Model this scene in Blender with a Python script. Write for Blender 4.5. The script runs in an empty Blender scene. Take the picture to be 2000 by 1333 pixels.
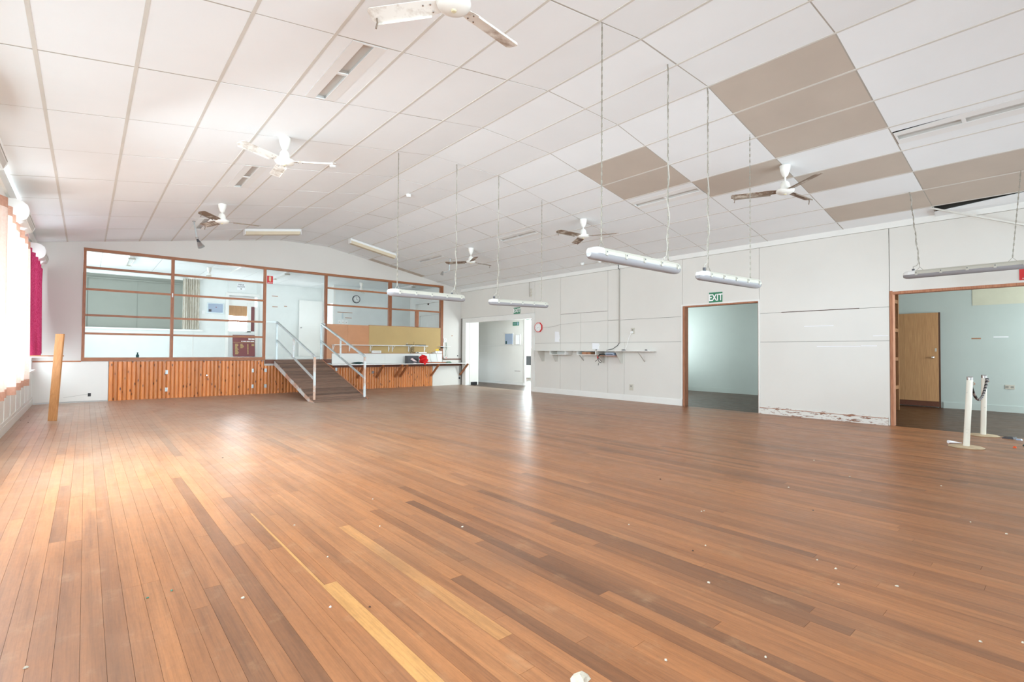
import bpy, math, random
from mathutils import Vector, Matrix
random.seed(7)
R = math.radians
SC = bpy.context.scene
COL = SC.collection

# ------------------------------------------------------------------ camera, world, light, exposure
def make_camera():
    yaw, pitch, roll = R(40.638), R(1.209), R(-0.3698)
    f = Vector((math.sin(yaw)*math.cos(pitch), math.cos(yaw)*math.cos(pitch), math.sin(pitch)))
    r = Vector((math.cos(yaw), -math.sin(yaw), 0)); u = r.cross(f)
    r2 = r*math.cos(roll) - u*math.sin(roll); u2 = u*math.cos(roll) + r*math.sin(roll)
    cam = bpy.data.cameras.new('camera'); o = bpy.data.objects.new('camera', cam); COL.objects.link(o)
    cam.sensor_width = 36.0; cam.lens = 36.0*969.66/2000.0; cam.clip_start = 0.05; cam.clip_end = 200
    m = Matrix(((r2.x, u2.x, -f.x, 0), (r2.y, u2.y, -f.y, 0), (r2.z, u2.z, -f.z, 1.115), (0, 0, 0, 1)))
    o.matrix_world = m; SC.camera = o
make_camera()

w = bpy.data.worlds.new('daylight'); SC.world = w; w.use_nodes = True
bg = w.node_tree.nodes['Background']; bg.inputs[0].default_value = (0.80, 0.92, 1.0, 1); bg.inputs[1].default_value = 1.1

def area_light(name, loc, direction, sx, sy, power, color=(1, 1, 1), spread=180):
    l = bpy.data.lights.new(name, 'AREA'); l.shape = 'RECTANGLE'; l.size = sx; l.size_y = sy; l.energy = power; l.color = color; l.spread = R(spread)
    o = bpy.data.objects.new(name, l); COL.objects.link(o); o.location = loc
    o.rotation_euler = Vector(direction).to_track_quat('-Z', 'Z').to_euler()
    o['kind'] = 'helper'
    return o
# daylight falling in through the window bands, and an added rear beam (each lamp stands just outside the openings)
DAY = (0.745, 0.905, 1.0)
area_light('daylight_left_windows_rear', (-1.10, 0.9, 1.80), (1, 0, -0.9), 5.6, 2.05, 95, DAY, spread=160)
area_light('daylight_left_windows_open', (-1.10, 5.4, 1.80), (1, 0.3, -0.9), 3.2, 2.05, 225, DAY, spread=160)
area_light('daylight_left_windows_curtained', (-1.10, 9.0, 1.72), (1, 0, -0.2), 3.3, 2.05, 115, DAY)
area_light('daylight_left_windows_stage', (-1.10, 12.1, 1.72), (1, 0, -0.1), 2.8, 2.05, 115, DAY)
area_light('added_rear_beam', (4.4, -2.45, 1.75), (0, 1, 0.10), 9.6, 1.9, 84, DAY, spread=64)  # unseen rear lamp, beam narrowed and tilted up to brighten the stage end
area_light('daylight_stage_room_windows', (-1.15, 16.4, 2.3), (1, 0, 0.35), 3.6, 1.7, 66, (0.84, 0.95, 1.0))
area_light('daylight_corridor_window', (14.55, 14.9, 1.5), (-1, 0, 0), 2.0, 2.0, 420, (0.80, 0.95, 1.0))
area_light('daylight_side_room_window', (11.6, -2.3, 1.6), (0, 1, 0), 2.6, 1.4, 88, (0.84, 0.96, 1.0))
# two added fill lamps in an invented gap between the exit room and the corridor
area_light('added_fill_exit_room', (11.6, 8.80, 1.6), (0, -1, 0), 3.2, 1.3, 27, (0.88, 0.96, 1.0))
area_light('added_fill_corridor', (10.3, 9.62, 1.6), (0.9, 0.9, 0), 1.0, 1.3, 100, (0.84, 0.96, 1.0))
SC.view_settings.view_transform = 'Standard'; SC.view_settings.look = 'None'
SC.view_settings.gamma = 1.0; SC.view_settings.use_curve_mapping = False
SC.view_settings.exposure = 1.08
SC.cycles.max_bounces = 9; SC.cycles.diffuse_bounces = 6; SC.cycles.adaptive_threshold = 0.03; SC.cycles.glossy_bounces = 3; SC.cycles.transmission_bounces = 6
SC.cycles.sample_clamp_indirect = 6.0

# ------------------------------------------------------------------ materials
def lin(c):
    return tuple(((v/255.0)/12.92 if v/255.0 <= 0.04045 else ((v/255.0+0.055)/1.055)**2.4) for v in c) + (1.0,)
class NT:
    def __init__(s, name):
        s.m = bpy.data.materials.new(name); s.m.use_nodes = True; s.t = s.m.node_tree; s.n = s.t.nodes
        s.b = s.n['Principled BSDF']; s.out = s.n['Material Output']
    def node(s, typ, **kw):
        n = s.n.new(typ)
        for k, v in kw.items(): setattr(n, k, v)
        return n
    def link(s, a, b): s.t.links.new(a, b)
    def pos(s, scale=(1, 1, 1)):
        g = s.node('ShaderNodeNewGeometry'); mp = s.node('ShaderNodeMapping'); mp.inputs['Scale'].default_value = scale
        s.link(g.outputs['Position'], mp.inputs['Vector']); return mp.outputs['Vector']
    def noise(s, vec, scale=5, detail=4, rough=0.55):
        n = s.node('ShaderNodeTexNoise'); n.inputs['Scale'].default_value = scale; n.inputs['Detail'].default_value = detail
        n.inputs['Roughness'].default_value = rough; s.link(vec, n.inputs['Vector']); return n.outputs['Fac']
    def ramp(s, fac, stops):
        r = s.node('ShaderNodeValToRGB'); e = r.color_ramp.elements
        while len(e) < len(stops): e.new(0.5)
        for i, (p, c) in enumerate(stops): e[i].position = p; e[i].color = c if len(c) == 4 else tuple(c)+(1,)
        s.link(fac, r.inputs['Fac']); return r.outputs['Color']
    def mix(s, fac, a, b, mode='MIX'):
        m = s.node('ShaderNodeMix'); m.data_type = 'RGBA'; m.blend_type = mode
        for i, v in ((0, fac), (6, a), (7, b)):
            if hasattr(v, 'is_linked'): s.link(v, m.inputs[i])
            else: m.inputs[i].default_value = v
        return m.outputs[2]
    def bump(s, h, strength=0.2, dist=0.01):
        b = s.node('ShaderNodeBump'); b.inputs['Strength'].default_value = strength; b.inputs['Distance'].default_value = dist
        s.link(h, b.inputs['Height']); s.link(b.outputs['Normal'], s.b.inputs['Normal'])
MATS = {}
def plain(name, rgb, rough=0.5, metal=0.0, var=0.06, scale=3.0, spec=0.5, bump=0.0):
    """one paint or plastic: base colour with a faint procedural mottling"""
    k = NT(name); c = lin(rgb); v = k.pos()
    f = k.noise(v, scale, 5)
    lo = tuple(x*(1-var) for x in c[:3])+(1,); hi = tuple(min(1, x*(1+var*0.6)) for x in c[:3])+(1,)
    k.link(k.ramp(f, [(0.3, lo), (0.7, hi)]), k.b.inputs['Base Color'])
    k.b.inputs['Roughness'].default_value = rough; k.b.inputs['Metallic'].default_value = metal
    k.b.inputs['Specular IOR Level'].default_value = spec
    if bump: k.bump(k.noise(v, scale*14, 3), bump, 0.004)
    MATS[name] = k.m; return k.m
def stained(name, rgb, dirt, lo=0.58, hi=0.72, scale=2.5, rough=0.55, stretch=(1, 1, 1), fine=9):
    """paint with chips, scuffs or dirt of its own shape"""
    k = NT(name); c = lin(rgb); d = lin(dirt); v = k.pos(stretch)
    f1 = k.noise(v, scale, 6, 0.65); f2 = k.noise(v, scale*fine, 3)
    m = k.node('ShaderNodeMath', operation='MULTIPLY_ADD'); k.link(f2, m.inputs[0]); m.inputs[1].default_value = 0.3; k.link(f1, m.inputs[2])
    k.link(k.ramp(m.outputs[0], [(lo, c), (hi, d)]), k.b.inputs['Base Color'])
    k.b.inputs['Roughness'].default_value = rough
    MATS[name] = k.m; return k.m
def timber(name, dark, light, stretch, rough=0.45, knots=False, scale=3.0, spec=0.4, vary=(0.80, 1.14)):
    k = NT(name); v = k.pos(stretch)
    oi = k.node('ShaderNodeObjectInfo'); ad = k.node('ShaderNodeVectorMath', operation='ADD')
    sc = k.node('ShaderNodeVectorMath', operation='SCALE'); cb = k.node('ShaderNodeCombineXYZ')
    for i in range(3): k.link(oi.outputs['Random'], cb.inputs[i])
    k.link(cb.outputs[0], sc.inputs[0]); sc.inputs['Scale'].default_value = 23.0
    k.link(v, ad.inputs[0]); k.link(sc.outputs[0], ad.inputs[1]); vv = ad.outputs[0]
    f = k.noise(vv, scale, 6, 0.6)
    col = k.ramp(f, [(0.25, lin(dark)), (0.75, lin(light))])
    h = k.node('ShaderNodeHueSaturation'); mr = k.node('ShaderNodeMapRange'); k.link(oi.outputs['Random'], mr.inputs['Value'])
    mr.inputs['To Min'].default_value = vary[0]; mr.inputs['To Max'].default_value = vary[1]
    k.link(mr.outputs[0], h.inputs['Value']); k.link(col, h.inputs['Color']); col = h.outputs['Color']
    if knots:
        g = k.node('ShaderNodeNewGeometry'); mp = k.node('ShaderNodeMapping'); mp.inputs['Scale'].default_value = (12.6, 3.0, 5.0)
        k.link(g.outputs['Position'], mp.inputs['Vector'])
        vo = k.node('ShaderNodeTexVoronoi'); vo.inputs['Scale'].default_value = 1.0; k.link(mp.outputs[0], vo.inputs['Vector'])
        kn = k.ramp(vo.outputs['Distance'], [(0.08, (1, 1, 1)), (0.22, (0, 0, 0))])
        col = k.mix(kn, col, lin((84, 42, 26)))
    k.link(col, k.b.inputs['Base Color']); k.b.inputs['Roughness'].default_value = rough
    k.b.inputs['Specular IOR Level'].default_value = spec
    k.bump(f, 0.12, 0.002)
    MATS[name] = k.m; return k.m
def emit(name, rgb, strength):
    k = NT(name); e = k.node('ShaderNodeEmission'); e.inputs[0].default_value = lin(rgb); e.inputs[1].default_value = strength
    k.link(e.outputs[0], k.out.inputs['Surface']); MATS[name] = k.m; return k.m
def cloth(name, rgb, rgb2, trans=0.5, stripes=None, stretch=(1, 1, 1), scale=40):
    k = NT(name); v = k.pos(stretch); f = k.noise(v, scale, 3)
    c = k.ramp(f, [(0.3, lin(rgb)), (0.7, lin(rgb2))])
    d = k.node('ShaderNodeBsdfDiffuse'); t = k.node('ShaderNodeBsdfTranslucent'); mx = k.node('ShaderNodeMixShader')
    k.link(c, d.inputs[0]); k.link(c, t.inputs[0]); mx.inputs[0].default_value = trans
    k.link(d.outputs[0], mx.inputs[1]); k.link(t.outputs[0], mx.inputs[2]); k.link(mx.outputs[0], k.out.inputs['Surface'])
    MATS[name] = k.m; return k.m
def floor_material(name, gain, dusty):
    k = NT(name)
    at = k.node('ShaderNodeAttribute', attribute_name='tone')
    base = k.ramp(at.outputs['Fac'], [(0.0, lin((110, 67, 40))), (0.3, lin((144, 89, 51))), (0.55, lin((163, 103, 60))), (0.8, lin((175, 114, 68))), (1.0, lin((202, 146, 82)))])
    # grain runs along the boards; every board shifts its own grain
    g = k.node('ShaderNodeNewGeometry'); mp = k.node('ShaderNodeMapping'); mp.inputs['Scale'].default_value = (34, 1.6, 1)
    cb = k.node('ShaderNodeCombineXYZ'); mu = k.node('ShaderNodeMath', operation='MULTIPLY'); k.link(at.outputs['Fac'], mu.inputs[0]); mu.inputs[1].default_value = 137.0
    k.link(mu.outputs[0], cb.inputs[2]); k.link(cb.outputs[0], mp.inputs['Location']); k.link(g.outputs['Position'], mp.inputs['Vector'])
    gr = k.noise(mp.outputs[0], 1.0, 6, 0.62)
    grc = k.ramp(gr, [(0.28, (0.70, 0.66, 0.62)), (0.5, (1, 1, 1)), (0.75, (1.14, 1.13, 1.10))])
    c = k.mix(0.8, base, grc, 'MULTIPLY')
    st = k.noise(mp.outputs[0], 0.25, 4, 0.5)
    c = k.mix(0.7, c, k.ramp(st, [(0.3, (0.74, 0.71, 0.70)), (0.5, (1, 1, 1)), (0.7, (1.12, 1.12, 1.10))]), 'MULTIPLY')
    g2 = k.node('ShaderNodeMapping'); g2.inputs['Scale'].default_value = (150, 3.5, 1); k.link(cb.outputs[0], g2.inputs['Location']); k.link(g.outputs['Position'], g2.inputs['Vector'])
    c = k.mix(0.8, c, k.ramp(k.noise(g2.outputs[0], 1.0, 5, 0.65), [(0.30, (0.74, 0.70, 0.66)), (0.52, (1, 1, 1)), (0.75, (1.12, 1.11, 1.09))]), 'MULTIPLY')
    fm = k.noise(k.pos((1, 0.35, 1)), 70.0, 4, 0.7)
    c = k.mix(0.6, c, k.ramp(fm, [(0.3, (0.80, 0.79, 0.78)), (0.55, (1, 1, 1)), (0.8, (1.12, 1.10, 1.08))]), 'MULTIPLY')
    # blotches of grime and worn varnish
    p2 = k.pos((1.3, 0.6, 1)); b1 = k.noise(p2, 1.1, 6, 0.62)
    c = k.mix(k.ramp(b1, [(0.5, (0, 0, 0)), (0.72, (0.5, 0.5, 0.5))]), c, lin((112, 80, 58)))
    p3 = k.pos((1, 0.8, 1)); b2 = k.noise(p3, 6.0, 6, 0.7)
    c = k.mix(k.ramp(b2, [(0.56, (0, 0, 0)), (0.75, (0.35, 0.35, 0.35))]), c, lin((190, 150, 112)))
    # settled dust plus painted distance haze and glancing reflection, growing towards the stage end
    sx = k.node('ShaderNodeSeparateXYZ'); k.link(g.outputs['Position'], sx.inputs[0])
    mr = k.node('ShaderNodeMapRange'); mr.interpolation_type = 'SMOOTHSTEP'; k.link(sx.outputs['Y'], mr.inputs['Value'])
    mr.inputs['From Min'].default_value = 3.0; mr.inputs['From Max'].default_value = 12.0
    mr.inputs['To Min'].default_value = 0.10*dusty; mr.inputs['To Max'].default_value = 0.86*dusty
    dn = k.noise(k.pos((1.6, 0.7, 1)), 1.7, 5); dm = k.node('ShaderNodeMath', operation='MULTIPLY'); k.link(mr.outputs[0], dm.inputs[0])
    dr = k.node('ShaderNodeMapRange'); k.link(dn, dr.inputs['Value']); dr.inputs['From Min'].default_value = 0.3; dr.inputs['From Max'].default_value = 0.7; dr.inputs['To Min'].default_value = 0.55; dr.inputs['To Max'].default_value = 1.15
    k.link(dr.outputs[0], dm.inputs[1])
    c = k.mix(dm.outputs[0], c, lin((180, 160, 142)))
    c = k.mix(1.0, c, (gain, gain, gain, 1), 'MULTIPLY')
    k.link(c, k.b.inputs['Base Color'])
    rr = k.node('ShaderNodeMapRange'); k.link(b2, rr.inputs['Value']); rr.inputs['To Min'].default_value = 0.22; rr.inputs['To Max'].default_value = 0.50
    k.link(rr.outputs[0], k.b.inputs['Roughness']); k.b.inputs['Specular IOR Level'].default_value = 0.30
    k.bump(gr, 0.10, 0.0015)
    MATS[name] = k.m; return k.m

plain('wall_white', (238, 237, 233), 0.42, var=0.03, scale=1.2)
plain('wall_sheet', (222, 219, 212), 0.38, var=0.035, scale=0.9)
plain('wall_gable', (208, 203, 196), 0.55, var=0.03, scale=0.8)
plain('joint_grey', (150, 146, 138), 0.8)  # flat grey for joints, seams, outlets and a crack
plain('joint_line', (128, 124, 116), 0.8)
plain('gusset_beige', (206, 202, 193), 0.5)
plain('trim_white', (232, 231, 226), 0.35, var=0.03)
stained('trim_chipped', (226, 224, 217), (142, 98, 74), 0.70, 0.73, 5.0, 0.5, (1, 1.6, 7))
plain('ceiling_white', (240, 243, 244), 0.75, var=0.02, scale=1.5)
plain('ceiling_tan', (196, 184, 171), 0.8, var=0.05, scale=2.0)
plain('ceiling_bar', (214, 210, 202), 0.6, var=0.05, scale=4)
plain('ceiling_joint', (176, 170, 160), 0.7, var=0.08, scale=6)
plain('roof_void', (64, 46, 36), 0.9)
plain('light_body', (186, 183, 171), 0.35, var=0.02)
plain('light_cap', (228, 228, 225), 0.3, var=0.02)
plain('diffuser', (148, 146, 148), 0.25, var=0.02)
plain('diffuser_yellowed', (205, 190, 164), 0.5, var=0.03)
plain('white_metal', (238, 238, 236), 0.3, var=0.01)
plain('trough_grey', (204, 201, 196), 0.4, var=0.02)
plain('fan_white', (236, 235, 228), 0.3, var=0.02)
stained('fan_blade', (232, 229, 222), (164, 146, 128), 0.60, 0.86, 3.5, 0.5, fine=4)
stained('fan_blade_filthy', (206, 196, 182), (128, 106, 88), 0.50, 0.66, 4.0, 0.7, fine=4)
plain('peeling', (128, 112, 98), 0.9)
plain('chain_metal', (158, 152, 140), 0.45, 0.5)
plain('cable_grey', (176, 170, 160), 0.6)
plain('cable_dark', (38, 40, 42), 0.5)
plain('cable_green', (88, 128, 104), 0.5)
plain('chrome', (200, 200, 200), 0.18, 1.0)
plain('galvanised', (196, 206, 208), 0.38, 0.35, var=0.10, scale=8)
stained('galvanised_rust', (206, 212, 212), (196, 160, 138), 0.60, 0.72, 2.2, 0.45)
timber('frame_timber', (128, 74, 46), (178, 112, 70), (26, 26, 2.2), 0.42)
timber('rail_timber', (134, 80, 50), (184, 120, 76), (2.2, 26, 26), 0.42)
timber('log_timber', (196, 112, 58), (228, 150, 84), (30, 30, 1.6), 0.30, knots=True, spec=0.5)
timber('dark_rail', (92, 54, 40), (122, 76, 56), (3, 30, 30), 0.5)
timber('ramp_board', (100, 78, 66), (146, 116, 98), (2.0, 24, 24), 0.75, vary=(0.62, 1.3))
timber('raw_timber', (150, 96, 70), (190, 136, 104), (20, 20, 2), 0.7)
timber('stud_timber', (128, 88, 58), (172, 124, 84), (10, 10, 2), 0.7)
timber('door_veneer', (168, 122, 82), (204, 160, 114), (30, 30, 1.1), 0.4)
timber('loose_board', (166, 114, 70), (198, 146, 96), (22, 22, 1.4), 0.5)
plain('laminate', (196, 138, 96), 0.35, var=0.05, scale=5)
plain('pinboard', (190, 162, 112), 0.85, var=0.05, scale=2)
plain('white_laminate', (226, 226, 222), 0.3, var=0.02)
plain('mint_wall', (196, 206, 200), 0.5, var=0.04, scale=1.1)
plain('stage_room_wall', (226, 229, 226), 0.5, var=0.03)
plain('blind_grey', (146, 149, 140), 0.8, var=0.02)
plain('cream_patch', (214, 212, 190), 0.6)
plain('dark_brown', (84, 58, 44), 0.7)
plain('black', (28, 28, 30), 0.5)
plain('dark_grey', (74, 74, 78), 0.5)
plain('red_paint', (206, 32, 34), 0.45)
plain('red_cloth', (214, 16, 22), 0.8)
plain('green_paint', (38, 124, 86), 0.4)
plain('text_white', (244, 244, 242), 0.5, var=0)
plain('cream', (216, 206, 170), 0.5)
plain('teal', (34, 74, 74), 0.8)
plain('pink', (232, 206, 204), 0.5)
plain('yellow', (226, 186, 30), 0.5)
plain('orange', (240, 96, 40), 0.5)
plain('blue_grey', (158, 172, 192), 0.4)
plain('paper', (240, 240, 242), 0.7, var=0.02)
plain('paper_old', (206, 196, 178), 0.9, var=0.2, scale=40)
plain('maroon', (130, 72, 72), 0.4, var=0.03)
plain('gold', (206, 178, 118), 0.4)
plain('cardboard', (176, 128, 96), 0.8)
plain('clock_face', (240, 240, 238), 0.4, var=0)
plain('socket_beige', (202, 196, 182), 0.5)
stained('post_white', (232, 228, 214), (170, 172, 168), 0.80, 0.84, 6.0, 0.5, fine=4)
plain('base_plate', (196, 174, 142), 0.6, var=0.2, scale=12)
cloth('peach_cloth', (236, 208, 194), (242, 220, 208), 0.38)
cloth('peach_hem', (196, 150, 130), (206, 162, 142), 0.2)
cloth('red_curtain', (172, 30, 76), (214, 92, 134), 0.05, stretch=(1, 1, 0.2), scale=160)
cloth('pattern_curtain', (206, 196, 180), (236, 232, 222), 0.25, stretch=(1, 1, 0.15), scale=40)
emit('window_glow', (250, 253, 255), 11.0)
emit('window_glow_soft', (250, 253, 255), 2.5)
k = NT('window_glass'); tr = k.node('ShaderNodeBsdfTransparent'); gl = k.node('ShaderNodeBsdfGlossy'); gl.inputs['Roughness'].default_value = 0.02
mx = k.node('ShaderNodeMixShader'); mx.inputs[0].default_value = 0.06; k.link(tr.outputs[0], mx.inputs[1]); k.link(gl.outputs[0], mx.inputs[2]); k.link(mx.outputs[0], k.out.inputs['Surface']); MATS['window_glass'] = k.m
k = NT('rope_striped'); wv = k.node('ShaderNodeTexWave'); wv.inputs['Scale'].default_value = 6.0; wv.bands_direction = 'DIAGONAL'; k.link(k.pos(), wv.inputs['Vector']); k.link(k.ramp(wv.outputs['Fac'], [(0.55, lin((34, 30, 32))), (0.75, lin((150, 140, 136)))]), k.b.inputs['Base Color']); k.b.inputs['Roughness'].default_value = 0.7; MATS['rope_striped'] = k.m
floor_material('floorboard', 1.0, 1.0)
floor_material('floorboard_dimmed', 0.26, 0.5)  # same boards; dimness of the side rooms is multiplied into the colour

# ------------------------------------------------------------------ mesh helpers
class MB:
    def __init__(s): s.v = []; s.f = []
    def add(s, vs, fs):
        o = len(s.v); s.v += [tuple(v) for v in vs]; s.f += [tuple(i+o for i in f) for f in fs]; return s
    def box(s, x0, x1, y0, y1, z0, z1):
        return s.add([(x0, y0, z0), (x1, y0, z0), (x1, y1, z0), (x0, y1, z0), (x0, y0, z1), (x1, y0, z1), (x1, y1, z1), (x0, y1, z1)],
                     [(0, 3, 2, 1), (4, 5, 6, 7), (0, 1, 5, 4), (1, 2, 6, 5), (2, 3, 7, 6), (3, 0, 4, 7)])
    def bar(s, p, q, w, h, up=(0, 0, 1)):
        p, q = Vector(p), Vector(q); d = (q-p).normalized(); side = d.cross(Vector(up))
        if side.length < 1e-5: side = d.cross(Vector((1, 0, 0)))
        side.normalize(); u = side.cross(d).normalized(); a, b = side*w/2, u*h/2
        return s.add([p-a-b, p+a-b, p+a+b, p-a+b, q-a-b, q+a-b, q+a+b, q-a+b], [(0, 1, 2, 3), (7, 6, 5, 4), (0, 4, 5, 1), (1, 5, 6, 2), (2, 6, 7, 3), (3, 7, 4, 0)])
    def cyl(s, p, q, r, r2=None, n=12, cap=True):
        p, q = Vector(p), Vector(q); r2 = r if r2 is None else r2; d = (q-p).normalized()
        a = d.orthogonal().normalized(); b = d.cross(a)
        vs = []
        for c, rr in ((p, r), (q, r2)):
            for i in range(n): t = 2*math.pi*i/n; vs.append(c + a*rr*math.cos(t) + b*rr*math.sin(t))
        fs = [(i, (i+1) % n, n+(i+1) % n, n+i) for i in range(n)]
        if cap: fs += [tuple(reversed(range(n))), tuple(range(n, 2*n))]
        return s.add(vs, fs)
    def tube(s, path, r, n=6):
        path = [Vector(p) for p in path]; vs = []; fs = []; a = None
        for i, p in enumerate(path):
            d = (path[min(i+1, len(path)-1)] - path[max(i-1, 0)]).normalized()
            if a is None: a = d.orthogonal().normalized()
            a = (a - d*a.dot(d)).normalized(); b = d.cross(a)
            for j in range(n): t = 2*math.pi*j/n; vs.append(p + a*r*math.cos(t) + b*r*math.sin(t))
        for i in range(len(path)-1):
            for j in range(n): fs.append((i*n+j, i*n+(j+1) % n, (i+1)*n+(j+1) % n, (i+1)*n+j))
        fs += [tuple(reversed(range(n))), tuple(range((len(path)-1)*n, len(path)*n))]
        return s.add(vs, fs)
    def lathe(s, prof, c=(0, 0, 0), n=20):
        vs = []; fs = []; c = Vector(c)
        for r, z in prof:
            for i in range(n): t = 2*math.pi*i/n; vs.append(c + Vector((r*math.cos(t), r*math.sin(t), z)))
        for k in range(len(prof)-1):
            for i in range(n): fs.append((k*n+i, k*n+(i+1) % n, (k+1)*n+(i+1) % n, (k+1)*n+i))
        fs += [tuple(reversed(range(n))), tuple(range((len(prof)-1)*n, len(prof)*n))]
        return s.add(vs, fs)
    def prism(s, poly, d):
        """poly: list of 3-D points of a planar face, d: extrusion vector"""
        d = Vector(d); n = len(poly); vs = [Vector(p) for p in poly] + [Vector(p)+d for p in poly]
        return s.add(vs, [tuple(range(n)), tuple(reversed(range(n, 2*n)))] + [(i, n+i, n+(i+1) % n, (i+1) % n) for i in range(n)])
    def grid(s, fn, nu, nv):
        o = [fn(i/nu, j/nv) for j in range(nv+1) for i in range(nu+1)]
        return s.add(o, [(j*(nu+1)+i, j*(nu+1)+i+1, (j+1)*(nu+1)+i+1, (j+1)*(nu+1)+i) for j in range(nv) for i in range(nu)])
    def build(s, name, mat, parent=None, origin=None, smooth=False, recalc=True):
        org = Vector(parent['_o']) if parent is not None and '_o' in parent else Vector(origin or (0, 0, 0))
        me = bpy.data.meshes.new(name); me.from_pydata([tuple(Vector(v)-org) for v in s.v], [], s.f); me.update()
        if recalc:
            import bmesh
            bm = bmesh.new(); bm.from_mesh(me); bmesh.ops.recalc_face_normals(bm, faces=bm.faces); bm.to_mesh(me); bm.free()
        if smooth:
            me.polygons.foreach_set('use_smooth', [True]*len(me.polygons)); me.set_sharp_from_angle(angle=R(40))
        me.materials.append(MATS[mat]); o = bpy.data.objects.new(name, me); COL.objects.link(o)
        if parent is not None: o.parent = parent; o['_o'] = tuple(org)
        else: o.location = org; o['_o'] = tuple(org)
        return o
def tag(o, label, cat, group=None, kind=None):
    o['label'] = label; o['category'] = cat
    if group: o['group'] = group
    if kind: o['kind'] = kind
    return o
def thing(name, loc, label, cat, group=None, kind=None):
    o = bpy.data.objects.new(name, None); COL.objects.link(o); o.location = loc; o['_o'] = tuple(loc); o.empty_display_size = 0.1
    return tag(o, label, cat, group, kind)
def text(body, size, loc, frame, mat, parent, name='lettering', extrude=0.001, bold=0.0, sx=1.0):
    cu = bpy.data.curves.new(name, 'FONT'); cu.body = body; cu.size = size; cu.align_x = 'CENTER'; cu.align_y = 'CENTER'; cu.extrude = extrude; cu.offset = bold
    cu.materials.append(MATS[mat]); o = bpy.data.objects.new(name, cu); COL.objects.link(o)
    rot = {'right': Matrix(((0, 0, -1), (-1, 0, 0), (0, 1, 0))), 'stage': Matrix(((1, 0, 0), (0, 0, -1), (0, 1, 0)))}[frame].to_4x4()
    me = bpy.data.meshes.new_from_object(o.evaluated_get(bpy.context.evaluated_depsgraph_get())); bpy.data.objects.remove(o)
    me.materials.clear(); me.materials.append(MATS[mat]); o = bpy.data.objects.new(name, me); COL.objects.link(o)
    o.matrix_local = Matrix.Translation(Vector(loc)-Vector(parent['_o'])) @ rot @ Matrix.Diagonal((sx, 1, 1, 1)); o.parent = parent
    return o

# ------------------------------------------------------------------ room dimensions
XL, XR, YS, YB = -0.80, 9.50, 13.70, -2.10
B1, B2, ZC, SL, SR = 3.79, 5.02, 3.973, 0.16, 0.18
def zc(x): return ZC-SL*(B1-x) if x < B1 else (ZC if x <= B2 else ZC-SR*(x-B2))
ST = 0.87   # stage floor height

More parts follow.
